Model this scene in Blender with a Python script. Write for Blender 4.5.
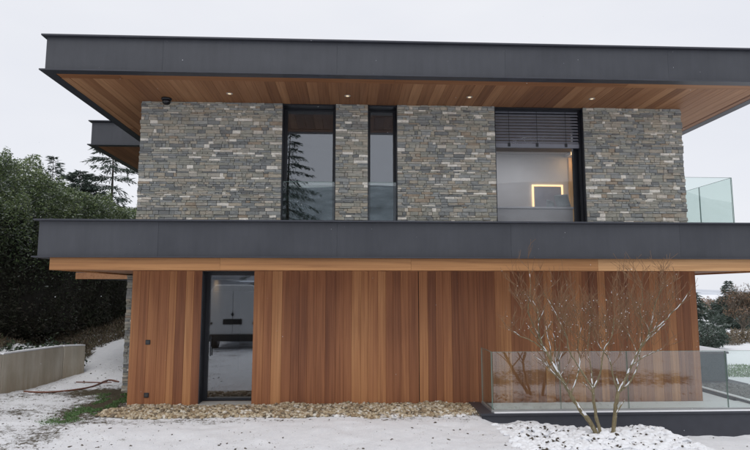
import bpy, math, random
import numpy as np
from mathutils import Vector, Matrix

# ------------------------------------------------------------------ clear
for o in list(bpy.data.objects): bpy.data.objects.remove(o)
scn = bpy.context.scene
COL = scn.collection
R = math.radians

# ------------------------------------------------------------------ camera
EYE = Vector((0, 0, 2.24)); FPX = 571.5; YAW = R(2.7); PITCH = R(6.58)
cam = bpy.data.cameras.new('camera')
cam.sensor_width = 36; cam.lens = 36 * FPX / 750; cam.clip_start = 0.05; cam.clip_end = 5000
camo = bpy.data.objects.new('camera', cam); COL.objects.link(camo)
camo.location = EYE; camo.rotation_euler = (R(90) + PITCH, 0, -YAW)
scn.camera = camo

# ------------------------------------------------------------------ world: overcast winter sky
SUN_EL, SUN_AZ = R(60), R(200)          # azimuth measured from +Y, clockwise: behind the photographer
w = bpy.data.worlds.new('World'); scn.world = w; w.use_nodes = True
nt = w.node_tree; nt.nodes.clear()
out = nt.nodes.new('ShaderNodeOutputWorld')
sky = nt.nodes.new('ShaderNodeTexSky'); sky.sky_type = 'NISHITA'; sky.sun_disc = False
sky.sun_elevation = SUN_EL; sky.sun_rotation = SUN_AZ
bg1 = nt.nodes.new('ShaderNodeBackground'); bg1.inputs[1].default_value = 0.10
nt.links.new(sky.outputs[0], bg1.inputs[0])
tc = nt.nodes.new('ShaderNodeTexCoord')
mp = nt.nodes.new('ShaderNodeMapping'); mp.inputs['Scale'].default_value = (1, 1, 2.6)
nz = nt.nodes.new('ShaderNodeTexNoise'); nz.inputs['Scale'].default_value = 2.2; nz.inputs['Detail'].default_value = 4
rp = nt.nodes.new('ShaderNodeValToRGB')
rp.color_ramp.elements[0].position = .25; rp.color_ramp.elements[0].color = (.80, .82, .885, 1)
rp.color_ramp.elements[1].position = .75; rp.color_ramp.elements[1].color = (.90, .91, .95, 1)
nt.links.new(tc.outputs['Generated'], mp.inputs[0]); nt.links.new(mp.outputs[0], nz.inputs['Vector'])
nt.links.new(nz.outputs['Fac'], rp.inputs[0])
bg2 = nt.nodes.new('ShaderNodeBackground'); bg2.inputs[1].default_value = 0.90
nt.links.new(rp.outputs[0], bg2.inputs[0])
mx = nt.nodes.new('ShaderNodeMixShader'); mx.inputs[0].default_value = 0.95
nt.links.new(bg1.outputs[0], mx.inputs[1]); nt.links.new(bg2.outputs[0], mx.inputs[2])
nt.links.new(mx.outputs[0], out.inputs[0])

sl = bpy.data.lights.new('sun', 'SUN'); sl.energy = 1.2; sl.angle = R(50); sl.color = (1, .97, .93)
so = bpy.data.objects.new('sun', sl); COL.objects.link(so); so.location = (0, -5, 30)
sd = Vector((math.sin(SUN_AZ) * math.cos(SUN_EL), math.cos(SUN_AZ) * math.cos(SUN_EL), math.sin(SUN_EL)))
so.rotation_euler = sd.to_track_quat('Z', 'Y').to_euler()

vs = scn.view_settings
vs.view_transform = 'Standard'; vs.look = 'None'; vs.exposure = 0.17; vs.gamma = 1
try: vs.use_curve_mapping = False
except Exception: pass
scn.render.engine = 'CYCLES'
scn.cycles.max_bounces = 10; scn.cycles.transparent_max_bounces = 24

# ------------------------------------------------------------------ helpers
_fw = Vector((math.sin(YAW) * math.cos(PITCH), math.cos(YAW) * math.cos(PITCH), math.sin(PITCH)))
_rt = Vector((math.cos(YAW), -math.sin(YAW), 0)); _up = _rt.cross(_fw)
def at(x, y, Y):
    """measured point of the photograph -> place in the world at depth Y (metres)"""
    d = _fw + _rt * ((x - 375) / FPX) - _up * ((y - 225) / FPX)
    return EYE + d * (Y / d.y)

ORG = {}
def world_origin(o):
    return ORG.get(o.name, Vector((0, 0, 0)))

class MB:
    def __init__(s): s.v = []; s.f = []; s.t = []; s.tone = 0.0
    def _add(s, vs_, fs):
        n = len(s.v); s.v += [tuple(p) for p in vs_]; s.f += [tuple(i + n for i in f) for f in fs]; s.t += [s.tone] * len(vs_)
    def box(s, x0, x1, y0, y1, z0, z1):
        s._add([(x0, y0, z0), (x1, y0, z0), (x1, y1, z0), (x0, y1, z0), (x0, y0, z1), (x1, y0, z1), (x1, y1, z1), (x0, y1, z1)],
               [(3, 2, 1, 0), (4, 5, 6, 7), (0, 1, 5, 4), (1, 2, 6, 5), (2, 3, 7, 6), (3, 0, 4, 7)]); return s
    def prism(s, pts, z0, z1):
        n = len(pts)
        s._add([(p[0], p[1], z0) for p in pts] + [(p[0], p[1], z1) for p in pts],
               [tuple(range(n))[::-1], tuple(range(n, 2 * n))] + [(i, (i + 1) % n, n + (i + 1) % n, n + i) for i in range(n)]); return s
    def prism_y(s, pts, y0, y1):   # pts in XZ
        n = len(pts)
        s._add([(p[0], y0, p[1]) for p in pts] + [(p[0], y1, p[1]) for p in pts],
               [tuple(range(n)), tuple(range(n, 2 * n))[::-1]] + [(i, n + i, n + (i + 1) % n, (i + 1) % n) for i in range(n)]); return s
    def prism_x(s, pts, x0, x1):   # pts in YZ
        n = len(pts)
        s._add([(x0, p[0], p[1]) for p in pts] + [(x1, p[0], p[1]) for p in pts],
               [tuple(range(n))[::-1], tuple(range(n, 2 * n))] + [(i, (i + 1) % n, n + (i + 1) % n, n + i) for i in range(n)]); return s
    def tube(s, pts, rad, sides=6, cap=True):
        pts = [Vector(p) for p in pts]; n = len(pts)
        if isinstance(rad, (int, float)): rad = [rad] * n
        ring = []; a = None
        for i in range(n):
            t = (pts[min(i + 1, n - 1)] - pts[max(i - 1, 0)])
            if t.length < 1e-9: t = Vector((0, 0, 1))
            t.normalize()
            if a is None:
                a = t.cross(Vector((.3, .9, .2))); 
                if a.length < .1: a = t.cross(Vector((1, 0, 0)))
            a = (a - t * a.dot(t)); a.normalize(); b = t.cross(a)
            for k in range(sides):
                th = 2 * math.pi * k / sides
                ring.append(pts[i] + (a * math.cos(th) + b * math.sin(th)) * rad[i])
        fs = [(i * sides + k, i * sides + (k + 1) % sides, (i + 1) * sides + (k + 1) % sides, (i + 1) * sides + k) for i in range(n - 1) for k in range(sides)]
        if cap: fs += [tuple(range(sides))[::-1], tuple((n - 1) * sides + k for k in range(sides))]
        s._add(ring, fs); return s
    def lathe(s, c, prof, sides=16):
        n = len(prof); vsx = []
        for (r, z) in prof:
            for k in range(sides):
                th = 2 * math.pi * k / sides; vsx.append((c[0] + r * math.cos(th), c[1] + r * math.sin(th), c[2] + z))
        fs = [(i * sides + k, i * sides + (k + 1) % sides, (i + 1) * sides + (k + 1) % sides, (i + 1) * sides + k) for i in range(n - 1) for k in range(sides)]
        fs += [tuple(range(sides))[::-1], tuple((n - 1) * sides + k for k in range(sides))]
        s._add(vsx, fs); return s
    def build(s, name, mat, parent=None, smooth=False, bevel=0):
        off = world_origin(parent) if parent else Vector((0, 0, 0))
        me = bpy.data.meshes.new(name)
        me.from_pydata([(p[0] - off.x, p[1] - off.y, p[2] - off.z) for p in s.v], [], s.f)
        at_ = me.attributes.new('tone', 'FLOAT', 'POINT'); at_.data.foreach_set('value', s.t)
        o = bpy.data.objects.new(name, me); COL.objects.link(o)
        me.materials.append(mat)
        if smooth:
            for p in me.polygons: p.use_smooth = True
        if parent: o.parent = parent; ORG[o.name] = off
        if bevel:
            m = o.modifiers.new('bevel', 'BEVEL'); m.width = bevel; m.segments = 2; m.limit_method = 'ANGLE'
        return o

def np_mesh(name, V, F, mat, parent=None, tone=None, smooth=False):
    """fast mesh from arrays, F is (n,k)"""
    off = world_origin(parent) if parent else Vector((0, 0, 0))
    V = np.asarray(V, np.float32) - np.array(off, np.float32)
    F = np.asarray(F, np.int32); n, k = F.shape
    me = bpy.data.meshes.new(name)
    me.vertices.add(len(V)); me.vertices.foreach_set('co', V.ravel())
    me.loops.add(n * k); me.loops.foreach_set('vertex_index', F.ravel())
    me.polygons.add(n); me.polygons.foreach_set('loop_start', np.arange(0, n * k, k, dtype=np.int32))
    if tone is not None:
        a = me.attributes.new('tone', 'FLOAT', 'POINT'); a.data.foreach_set('value', np.asarray(tone, np.float32))
    me.update(calc_edges=True); me.validate()
    if smooth: me.polygons.foreach_set('use_smooth', np.ones(n, dtype=bool))
    me.materials.append(mat)
    o = bpy.data.objects.new(name, me); COL.objects.link(o)
    if parent: o.parent = parent; ORG[o.name] = off
    return o

def tag(o, label=None, cat=None, group=None, kind=None):
    if label: o['label'] = label
    if cat: o['category'] = cat
    if group: o['group'] = group
    if kind: o['kind'] = kind
    return o

def thing(name, label, cat, loc=(0, 0, 0), group=None):
    o = bpy.data.objects.new(name, None); COL.objects.link(o); o.location = loc
    o.empty_display_size = .2
    ORG[o.name] = Vector(loc)
    return tag(o, label, cat, group)

# ------------------------------------------------------------------ materials
def new_mat(name):
    m = bpy.data.materials.new(name); m.use_nodes = True
    n = m.node_tree.nodes; b = n['Principled BSDF']
    return m, m.node_tree, b
def nd(t, typ, **kw):
    n = t.nodes.new(typ)
    for k, v in kw.items(): setattr(n, k, v)
    return n
def ramp(t, stops, fac=None, interp='LINEAR'):
    r = t.nodes.new('ShaderNodeValToRGB'); cr = r.color_ramp; cr.interpolation = interp
    while len(cr.elements) < len(stops): cr.elements.new(.5)
    for e, (p, c) in zip(cr.elements, stops):
        e.position = p; e.color = (*c, 1) if len(c) == 3 else c
    if fac is not None: t.links.new(fac, r.inputs[0])
    return r
def math_n(t, op, a, b=None, clamp=False):
    n = t.nodes.new('ShaderNodeMath'); n.operation = op; n.use_clamp = clamp
    for i, x in enumerate((a, b)):
        if x is None: continue
        if isinstance(x, (int, float)): n.inputs[i].default_value = x
        else: t.links.new(x, n.inputs[i])
    return n.outputs[0]
def mixc(t, fac, a, b, mode='MIX'):
    n = t.nodes.new('ShaderNodeMixRGB'); n.blend_type = mode
    for i, x in enumerate((fac, a, b)):
        if isinstance(x, (int, float)): n.inputs[i].default_value = x
        elif isinstance(x, tuple): n.inputs[i].default_value = (*x, 1)
        else: t.links.new(x, n.inputs[i])
    return n.outputs[0]
def noise(t, scale, detail=4, vec=None, rough=.55, dist=0):
    n = t.nodes.new('ShaderNodeTexNoise'); n.inputs['Scale'].default_value = scale
    n.inputs['Detail'].default_value = detail; n.inputs['Roughness'].default_value = rough; n.inputs['Distortion'].default_value = dist
    if vec is not None: t.links.new(vec, n.inputs['Vector'])
    return n
def position(t, scale=(1, 1, 1), seed=None):
    g = t.nodes.new('ShaderNodeNewGeometry'); m = t.nodes.new('ShaderNodeMapping'); m.inputs['Scale'].default_value = scale
    t.links.new(g.outputs['Position'], m.inputs[0])
    if seed is not None:
        c = t.nodes.new('ShaderNodeCombineXYZ'); s = math_n(t, 'MULTIPLY', seed, 37.0)
        t.links.new(s, c.inputs[0]); t.links.new(s, c.inputs[2]); t.links.new(c.outputs[0], m.inputs['Location'])
    return m.outputs[0]
def bump(t, b, height, strength=.3, dist=.01):
    n = t.nodes.new('ShaderNodeBump'); n.inputs['Strength'].default_value = strength; n.inputs['Distance'].default_value = dist
    t.links.new(height, n.inputs['Height']); t.links.new(n.outputs[0], b.inputs['Normal'])
def objrand(t): return t.nodes.new('ShaderNodeObjectInfo').outputs['Random']
def attr(t, name='tone'):
    a = t.nodes.new('ShaderNodeAttribute'); a.attribute_name = name; return a.outputs['Fac']

def plain(name, col, rough=.6, metal=0, var=.12, vscale=3.0, spec=.5):
    m, t, b = new_mat(name)
    n = noise(t, vscale, 5, position(t))
    r = ramp(t, [(.25, tuple(c * (1 - var) for c in col)), (.75, tuple(min(1, c * (1 + var)) for c in col))], n.outputs['Fac'])
    t.links.new(r.outputs[0], b.inputs['Base Color']); b.inputs['Roughness'].default_value = rough; b.inputs['Metallic'].default_value = metal
    b.inputs['Specular IOR Level'].default_value = spec
    return m

def wood(name, axis, stops, rough=.55):
    m, t, b = new_mat(name)
    rnd = objrand(t); sc = [26, 26, 26]; sc[axis] = .55
    p = position(t, tuple(sc), rnd)
    g = noise(t, 1.0, 6, p, .6, .6)
    sc2 = [5, 5, 5]; sc2[axis] = .25
    g2 = noise(t, 1.0, 3, position(t, tuple(sc2), rnd), .5, .3)
    sc3 = [1.1, 1.1, 1.1]; sc3[axis] = .18
    g3 = noise(t, 1.0, 3, position(t, tuple(sc3)), .6, .2)
    base = math_n(t, 'ADD', math_n(t, 'ADD', math_n(t, 'MULTIPLY', rnd, .56), math_n(t, 'MULTIPLY', g2.outputs['Fac'], .42)), math_n(t, 'MULTIPLY', math_n(t, 'SUBTRACT', g3.outputs['Fac'], .38), .75))
    fac = math_n(t, 'ADD', base, math_n(t, 'MULTIPLY', math_n(t, 'SUBTRACT', g.outputs['Fac'], .5), .42), True)
    r = ramp(t, stops, fac)
    fine = ramp(t, [(.36, (.62, .58, .55)), (.55, (1, 1, 1))], g.outputs['Fac'])
    c = mixc(t, .45, r.outputs[0], fine.outputs[0], 'MULTIPLY')
    t.links.new(c, b.inputs['Base Color']); b.inputs['Roughness'].default_value = rough
    b.inputs['Specular IOR Level'].default_value = .35
    bump(t, b, g.outputs['Fac'], .12, .004)
    return m

WOODSTOPS = [(.06, (.145, .056, .031)), (.36, (.245, .096, .046)), (.62, (.360, .150, .067)), (.84, (.475, .220, .094)), (1, (.57, .29, .13))]
M_wood = wood('cedar_boards', 2, WOODSTOPS)
M_soffit = wood('soffit_boards', 1, [(.05, (.185, .080, .041)), (.4, (.275, .126, .060)), (.7, (.37, .180, .087)), (1, (.48, .255, .13))])
M_trim = wood('trim_boards', 0, [(.15, (.34, .160, .066)), (.5, (.45, .225, .092)), (.9, (.60, .35, .17))])

def metal_panel():
    m, t, b = new_mat('anthracite_cladding')
    n = noise(t, 1.3, 5, position(t)); n2 = noise(t, 14, 4, position(t, (1, 1, .25)))
    rnd = objrand(t)
    f = math_n(t, 'ADD', math_n(t, 'MULTIPLY', n.outputs['Fac'], .6), math_n(t, 'ADD', math_n(t, 'MULTIPLY', n2.outputs['Fac'], .25), math_n(t, 'MULTIPLY', rnd, .2)))
    n4 = noise(t, 1, 4, position(t, (9, 9, .5))); f = math_n(t, 'ADD', f, math_n(t, 'MULTIPLY', math_n(t, 'SUBTRACT', n4.outputs['Fac'], .5), .35))
    r = ramp(t, [(.25, (.037, .040, .049)), (.85, (.066, .070, .082))], f)
    t.links.new(r.outputs[0], b.inputs['Base Color'])
    b.inputs['Roughness'].default_value = .48; b.inputs['Specular IOR Level'].default_value = .45
    rr = math_n(t, 'ADD', math_n(t, 'MULTIPLY', n.outputs['Fac'], .2), .36); t.links.new(rr, b.inputs['Roughness'])
    bump(t, b, n.outputs['Fac'], .22, .03)
    return m
M_fascia = metal_panel()
M_flange = plain('dark_flashing', (.040, .043, .055), .4, var=.15)
M_frame = plain('black_window_frame', (.016, .018, .024), .4)
M_core = plain('dark_substrate', (.03, .03, .03), .9)
M_render = plain('white_plaster', (.62, .61, .60), .85, var=.04)
M_grayplaster = plain('grey_plaster', (.20, .20, .215), .85, var=.05)
M_floor = plain('interior_floor', (.16, .11, .075), .5)

def stone_mat():
    m, t, b = new_mat('ledgestone')
    v = math_n(t, 'FRACT', math_n(t, 'ADD', attr(t), objrand(t)))
    G = [(0, (.33, .33, .29)), (.10, (.39, .385, .335)), (.22, (.27, .285, .285)), (.33, (.44, .42, .37)), (.44, (.335, .35, .345)),
         (.55, (.44, .405, .34)), (.62, (.215, .225, .225)), (.69, (.45, .41, .335)), (.76, (.385, .395, .375)), (.82, (.38, .315, .245)), (.855, (.35, .355, .325)), (.915, (.82, .79, .72)), (.97, (.64, .60, .53))]
    r = ramp(t, G, v, 'CONSTANT')
    p = position(t, (13, 13, 34)); n = noise(t, 1, 6, p, .72, .6)
    c = mixc(t, .75, r.outputs[0], ramp(t, [(.28, (.58, .58, .58)), (.48, (1.08, 1.07, 1.06)), (.70, (1.52, 1.47, 1.38))], n.outputs['Fac']).outputs[0], 'MULTIPLY')
    n3 = noise(t, 3.5, 3, position(t)); c = mixc(t, math_n(t, 'MULTIPLY', ramp(t, [(.55, (0, 0, 0)), (.75, (1, 1, 1))], n3.outputs['Fac']).outputs[0], .35), c, (.30, .22, .15))
    t.links.new(c, b.inputs['Base Color']); b.inputs['Roughness'].default_value = .85
    n2 = noise(t, 60, 6, position(t, (1, 1, 2.2))); bump(t, b, n2.outputs['Fac'], .7, .012)
    return m
M_stone = stone_mat()

def glass_mat(name, tint, refl, rough=.0):
    m, t, b = new_mat(name); t.nodes.remove(b); o = t.nodes['Material Output']
    tr = nd(t, 'ShaderNodeBsdfTransparent'); tr.inputs[0].default_value = (*tint, 1)
    gl = nd(t, 'ShaderNodeBsdfGlossy'); gl.inputs['Roughness'].default_value = rough; gl.inputs['Color'].default_value = (.95, .97, 1, 1)
    lw = nd(t, 'ShaderNodeLayerWeight'); lw.inputs[0].default_value = .5          # Schlick, the same from both faces
    f = math_n(t, 'ADD', math_n(t, 'MULTIPLY', math_n(t, 'POWER', lw.outputs['Facing'], 5.0), .9), refl, True)
    mx_ = nd(t, 'ShaderNodeMixShader'); t.links.new(f, mx_.inputs[0]); t.links.new(tr.outputs[0], mx_.inputs[1]); t.links.new(gl.outputs[0], mx_.inputs[2])
    t.links.new(mx_.outputs[0], o.inputs[0]); return m
M_glass = glass_mat('coated_window_glass', (.66, .70, .73), .17)
M_glass3 = glass_mat('clear_window_glass', (.95, .955, .96), .06)
M_guard = glass_mat('balustrade_glass', (.925, .97, .955), .085)
M_edge = plain('glass_edge', (.20, .30, .27), .2)
def emis(name, col, st):
    m, t, b = new_mat(name); b.inputs['Emission Color'].default_value = (*col, 1); b.inputs['Emission Strength'].default_value = st
    b.inputs['Base Color'].default_value = (*col, 1); return m
M_led = emis('warm_led', (1, .70, .38), 1.15)
M_spot = emis('downlight_lens', (1, .78, .5), .65)

def snow_ground():
    m, t, b = new_mat('snow_over_lawn')
    P = position(t)
    n1 = noise(t, 1.1, 5, P, .6); n2 = noise(t, 9, 6, P, .7); n3 = noise(t, 34, 5, P, .7); n4 = noise(t, 90, 3, P, .6)
    # fine litter and grass showing through thin snow
    f = math_n(t, 'ADD', math_n(t, 'MULTIPLY', n1.outputs['Fac'], .40), math_n(t, 'ADD', math_n(t, 'MULTIPLY', n2.outputs['Fac'], .45), math_n(t, 'MULTIPLY', n3.outputs['Fac'], .35)))
    thin = attr(t, 'tone')       # how thin the snow lies (sheltered by the eaves, soil of the bed)
    f = math_n(t, 'ADD', f, math_n(t, 'MULTIPLY', thin, .34))
    cover = ramp(t, [(.685, (0, 0, 0)), (.76, (1, 1, 1))], f).outputs[0]
    n5 = noise(t, 24, 4, position(t, (1, .75, 1)), .68, .8); n6 = noise(t, .8, 4, P, .65, .5)
    sp = math_n(t, 'ADD', n5.outputs['Fac'], math_n(t, 'ADD', math_n(t, 'MULTIPLY', n6.outputs['Fac'], .85), math_n(t, 'MULTIPLY', thin, .18)))
    cover = math_n(t, 'MAXIMUM', cover, math_n(t, 'MULTIPLY', ramp(t, [(1.025, (0, 0, 0)), (1.12, (1, 1, 1))], sp).outputs[0], .85))
    dirt = ramp(t, [(.3, (.045, .036, .026)), (.55, (.10, .082, .055)), (.75, (.085, .10, .05))], n3.outputs['Fac']).outputs[0]
    sn = ramp(t, [(.3, (.73, .745, .78)), (.7, (.83, .837, .86))], n2.outputs['Fac']).outputs[0]
    c = mixc(t, cover, sn, dirt)
    t.links.new(c, b.inputs['Base Color']); b.inputs['Roughness'].default_value = .8
    b.inputs['Specular IOR Level'].default_value = .2
    h = math_n(t, 'ADD', math_n(t, 'MULTIPLY', n3.outputs['Fac'], .6), math_n(t, 'MULTIPLY', n4.outputs['Fac'], .4))
    h = math_n(t, 'SUBTRACT', h, math_n(t, 'MULTIPLY', cover, .35))
    bump(t, b, h, .75, .03)
    return m
M_ground = snow_ground()
M_snow = plain('snow', (.76, .775, .805), .7, var=.04, vscale=30)
def pebble_mat():
    m, t, b = new_mat('pebbles')
    v = math_n(t, 'FRACT', math_n(t, 'ADD', attr(t), 0))
    r = ramp(t, [(0, (.40, .32, .21)), (.2, (.54, .46, .33)), (.38, (.30, .22, .135)), (.52, (.60, .54, .43)), (.68, (.45, .37, .26)), (.80, (.17, .135, .095)), (.92, (.70, .67, .60))], v, 'CONSTANT')
    n = noise(t, 40, 4, position(t)); c = mixc(t, .5, r.outputs[0], ramp(t, [(.3, (.6, .57, .52)), (.7, (1.05, 1.03, 1.0))], n.outputs['Fac']).outputs[0], 'MULTIPLY')
    g = nd(t, 'ShaderNodeNewGeometry'); sx = nd(t, 'ShaderNodeSeparateXYZ'); t.links.new(g.outputs['Position'], sx.inputs[0])
    fr = math_n(t, 'MULTIPLY', math_n(t, 'SUBTRACT', math_n(t, 'ADD', 10.66, math_n(t, 'MULTIPLY', sx.outputs[0], .05)), sx.outputs[1]), 1.1)                 # snow blown in from the open side
    sn = noise(t, 3, 4, position(t)); k = math_n(t, 'ADD', sn.outputs['Fac'], fr)
    c = mixc(t, math_n(t, 'MULTIPLY', ramp(t, [(.72, (0, 0, 0)), (.86, (1, 1, 1))], k).outputs[0], .85), c, (.80, .81, .83))
    t.links.new(c, b.inputs['Base Color']); b.inputs['Roughness'].default_value = .8; return m
M_pebble = pebble_mat()
def concrete_mat():
    m, t, b = new_mat('board_marked_concrete')
    n = noise(t, 1, 5, position(t, (3, 3, 1.0)), .6); n2 = noise(t, 1, 5, position(t, (9, 9, .6)), .6); g = nd(t, 'ShaderNodeNewGeometry')
    c = ramp(t, [(.3, (.42, .385, .31)), (.6, (.57, .53, .45)), (.8, (.63, .60, .53))], n.outputs['Fac']).outputs[0]
    c = mixc(t, math_n(t, 'MULTIPLY', ramp(t, [(.42, (0, 0, 0)), (.7, (1, 1, 1))], n2.outputs['Fac']).outputs[0], .35), c, (.34, .26, .17))
    sx = nd(t, 'ShaderNodeSeparateXYZ'); t.links.new(g.outputs['Position'], sx.inputs[0])
    lo = math_n(t, 'SUBTRACT', 1, math_n(t, 'MULTIPLY', sx.outputs[2], 2.2), True)
    c = mixc(t, math_n(t, 'MULTIPLY', math_n(t, 'MULTIPLY', lo, n2.outputs['Fac']), .8), c, (.28, .20, .11))
    t.links.new(c, b.inputs['Base Color']); b.inputs['Roughness'].default_value = .9; bump(t, b, n2.outputs['Fac'], .2, .01); return m
M_concrete = concrete_mat()
def leaf_mat(name, stops, snow=.0, rough=.5, lo=.72):
    m, t, b = new_mat(name)
    r = ramp(t, stops, attr(t)); c = r.outputs[0]
    if snow:
        g = nd(t, 'ShaderNodeNewGeometry'); sx = nd(t, 'ShaderNodeSeparateXYZ'); t.links.new(g.outputs['Normal'], sx.inputs[0])
        n = noise(t, 1.6, 3, position(t))
        k = math_n(t, 'ADD', math_n(t, 'ABSOLUTE', sx.outputs[2]), math_n(t, 'MULTIPLY', math_n(t, 'SUBTRACT', n.outputs['Fac'], .5), .9))
        k = math_n(t, 'MULTIPLY', ramp(t, [(lo, (0, 0, 0)), (lo + .2, (1, 1, 1))], k).outputs[0], snow)
        k = math_n(t, 'MULTIPLY', k, ramp(t, [(.18, (0, 0, 0)), (.5, (1, 1, 1))], attr(t)).outputs[0])
        c = mixc(t, k, c, (.55, .58, .60))
    t.links.new(c, b.inputs['Base Color']); b.inputs['Roughness'].default_value = rough; b.inputs['Specular IOR Level'].default_value = .3
    return m
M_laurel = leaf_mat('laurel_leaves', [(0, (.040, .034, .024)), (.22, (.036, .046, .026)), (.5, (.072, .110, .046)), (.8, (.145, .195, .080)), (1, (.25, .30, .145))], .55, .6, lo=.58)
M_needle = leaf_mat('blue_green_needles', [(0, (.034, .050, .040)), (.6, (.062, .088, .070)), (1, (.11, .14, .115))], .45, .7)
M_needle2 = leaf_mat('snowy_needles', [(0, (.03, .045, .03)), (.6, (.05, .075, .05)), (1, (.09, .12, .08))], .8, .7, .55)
M_scrub = leaf_mat('dead_bracken', [(0, (.06, .046, .032)), (.5, (.135, .105, .07)), (.85, (.20, .16, .105)), (1, (.08, .11, .055))], .25)
M_russet = leaf_mat('russet_twigs', [(0, (.08, .045, .03)), (.6, (.19, .115, .07)), (1, (.28, .19, .12))], .3)
M_grass = leaf_mat('green_grass', [(0, (.06, .11, .04)), (.6, (.11, .22, .075)), (1, (.22, .32, .14))], .15)
M_bark = plain('grey_bark', (.10, .085, .065), .9, var=.35, vscale=14)
M_darkbark = plain('dark_bark', (.045, .038, .03), .9, var=.35, vscale=10)
def shrubbark():
    m, t, b = new_mat('olive_bark')
    n = noise(t, 1, 5, position(t, (40, 40, 9)), .65)
    r = ramp(t, [(.3, (.105, .085, .045)), (.5, (.19, .155, .085)), (.72, (.28, .25, .16))], n.outputs['Fac'])
    t.links.new(r.outputs[0], b.inputs['Base Color']); b.inputs['Roughness'].default_value = .75; bump(t, b, n.outputs['Fac'], .4, .005); return m
M_shrub = shrubbark()
M_twig = plain('reddish_twig', (.20, .115, .06), .7, var=.3, vscale=8)
M_soil = plain('dark_soil', (.075, .06, .045), .95, var=.5, vscale=12)
M_hose = plain('hose_rubber', (.16, .06, .035), .5)
M_plinth = plain('anthracite_render', (.040, .043, .055), .75, var=.12, vscale=5)

rng = random.Random(7)
def smooth(a, b, x):
    t = np.clip((x - a) / (b - a), 0, 1); return t * t * (3 - 2 * t)
def hash_noise(x, y, seed=0):
    """value noise on arrays"""
    x = np.asarray(x, float); y = np.asarray(y, float)
    xi = np.floor(x).astype(np.int64); yi = np.floor(y).astype(np.int64); fx = x - xi; fy = y - yi
    def h(a, b):
        n = (a * 374761393 + b * 668265263 + seed * 974711) & 0x7fffffff
        n = ((n ^ (n >> 13)) * 1274126177) & 0x7fffffff
        return ((n ^ (n >> 16)) & 0xffff) / 65535.0
    fx = fx * fx * (3 - 2 * fx); fy = fy * fy * (3 - 2 * fy)
    return (h(xi, yi) * (1 - fx) + h(xi + 1, yi) * fx) * (1 - fy) + (h(xi, yi + 1) * (1 - fx) + h(xi + 1, yi + 1) * fx) * fy

# ------------------------------------------------------------------ ground
RW = [(-8.35, 9.0), (-7.55, 13.15), (-7.16, 15.06), (-6.87, 15.62)]      # foot of the retaining wall
def rw_x(y):
    return np.interp(y, [p[1] for p in RW], [p[0] for p in RW])
def ground_z(x, y):
    x = np.asarray(x, float); y = np.asarray(y, float)
    z = .55 * smooth(8.0, 2.0, y) * smooth(-2.6, -.8, x)
    z = z - .36 * smooth(4.75, 5.75, x) * smooth(7.6, 9.2, y) * (1 - smooth(10.43, 10.5, y))
    # planted bed round the shrub
    bed = smooth(2.3, 3.0, x) * (1 - smooth(4.9, 5.9, x)) * smooth(8.0, 8.9, y) * (1 - smooth(10.15, 10.6, y))
    z = z + bed * .05 - (.10 + .14 * smooth(3.0, 4.4, x)) * smooth(9.1, 9.95, y) * smooth(2.35, 2.7, x) * (1 - smooth(5.2, 5.9, x)) * (1 - smooth(10.43, 10.5, y))
    z = z + bed * .075 * (hash_noise(x * 9, y * 9, 3) - .4) + bed * .05 * (hash_noise(x * 19, y * 19, 4) - .4)
    # bank behind the retaining wall
    left = smooth(-.07, -.18, x - rw_x(y)) * smooth(7.5, 9.2, y) * (1 - smooth(15.5, 16.1, y))
    bank = .70 + .12 * np.clip(rw_x(y) - x, 0, 8)
    back = np.clip(.155 * (y - 14.7), 0, 1.25) + .10 * np.clip(-8 - x, 0, 8)
    back = back * smooth(-3.5, -5.2, x) 
    z = z + np.maximum(left * bank, back * smooth(14.4, 15.2, y))
    # right hand: garden falls away beyond the terrace
    z = z - 1.8 * smooth(18, 60, x) * smooth(10, 40, y)
    z = z + .045 * (hash_noise(x * 2.3, y * 2.3, 1) - .5) + .030 * (hash_noise(x * 6, y * 6, 2) - .5) + .014 * (hash_noise(x * 21, y * 21, 5) - .5)
    return z
def axis(fine0, fine1, step, far):
    a = list(np.arange(fine0, fine1 + 1e-6, step)); s = step
    hi = fine1; 
    while hi < far: s *= 1.28; hi += s; a.append(hi)
    s = step; lo = fine0; low = []
    while lo > -far: s *= 1.28; lo -= s; low.append(lo)
    return np.array(low[::-1] + a)
gx = axis(-9.6, 9.0, .07, 1500); gy = axis(7.6, 17.0, .07, 1500)
X, Y = np.meshgrid(gx, gy); Z = ground_z(X, Y)
nx, ny = len(gx), len(gy)
idx = np.arange(nx * ny).reshape(ny, nx)
F = np.stack([idx[:-1, :-1], idx[:-1, 1:], idx[1:, 1:], idx[1:, :-1]], -1).reshape(-1, 4)
# thin snow: under the eaves by the green strip, soil by the stone pier, planted bed
thin = .55 * np.exp(-(((X + 4.75) / .55) ** 2 + ((Y - 12.2) / 1.5) ** 2)) + .55 * np.exp(-(((X + 5.3) / .7) ** 2 + ((Y - 13.4) / .45) ** 2))
thin = thin + .08 * smooth(2.4, 3.0, X) * (1 - smooth(5.3, 5.9, X)) * smooth(8.3, 8.9, Y) * (1 - smooth(10.3, 10.6, Y))
thin = thin + .22 * smooth(-2.6, -5.0, X) * (1 - smooth(14, 15, Y)) + .9 * smooth(-8.4, -9.2, X) * smooth(16, 17, Y) + .7 * smooth(20.5, 21.5, Y) * smooth(-4, -5, X)
thin = thin + .16 * np.exp(-(((Y - 10.35) / .22) ** 2)) * smooth(-4.5, -4, X) * (1 - smooth(2.2, 2.6, X)) + .5 * smooth(7.9, 6.9, Y) * smooth(2.2, 3.2, X) * smooth(5.2, 6.2, Y) * (1 - smooth(8, 9, X))
ground = np_mesh('ground', np.stack([X, Y, Z], -1).reshape(-1, 3), F, M_ground, tone=np.clip(thin, 0, 1).ravel(), smooth=True)
tag(ground, kind='structure')

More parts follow.
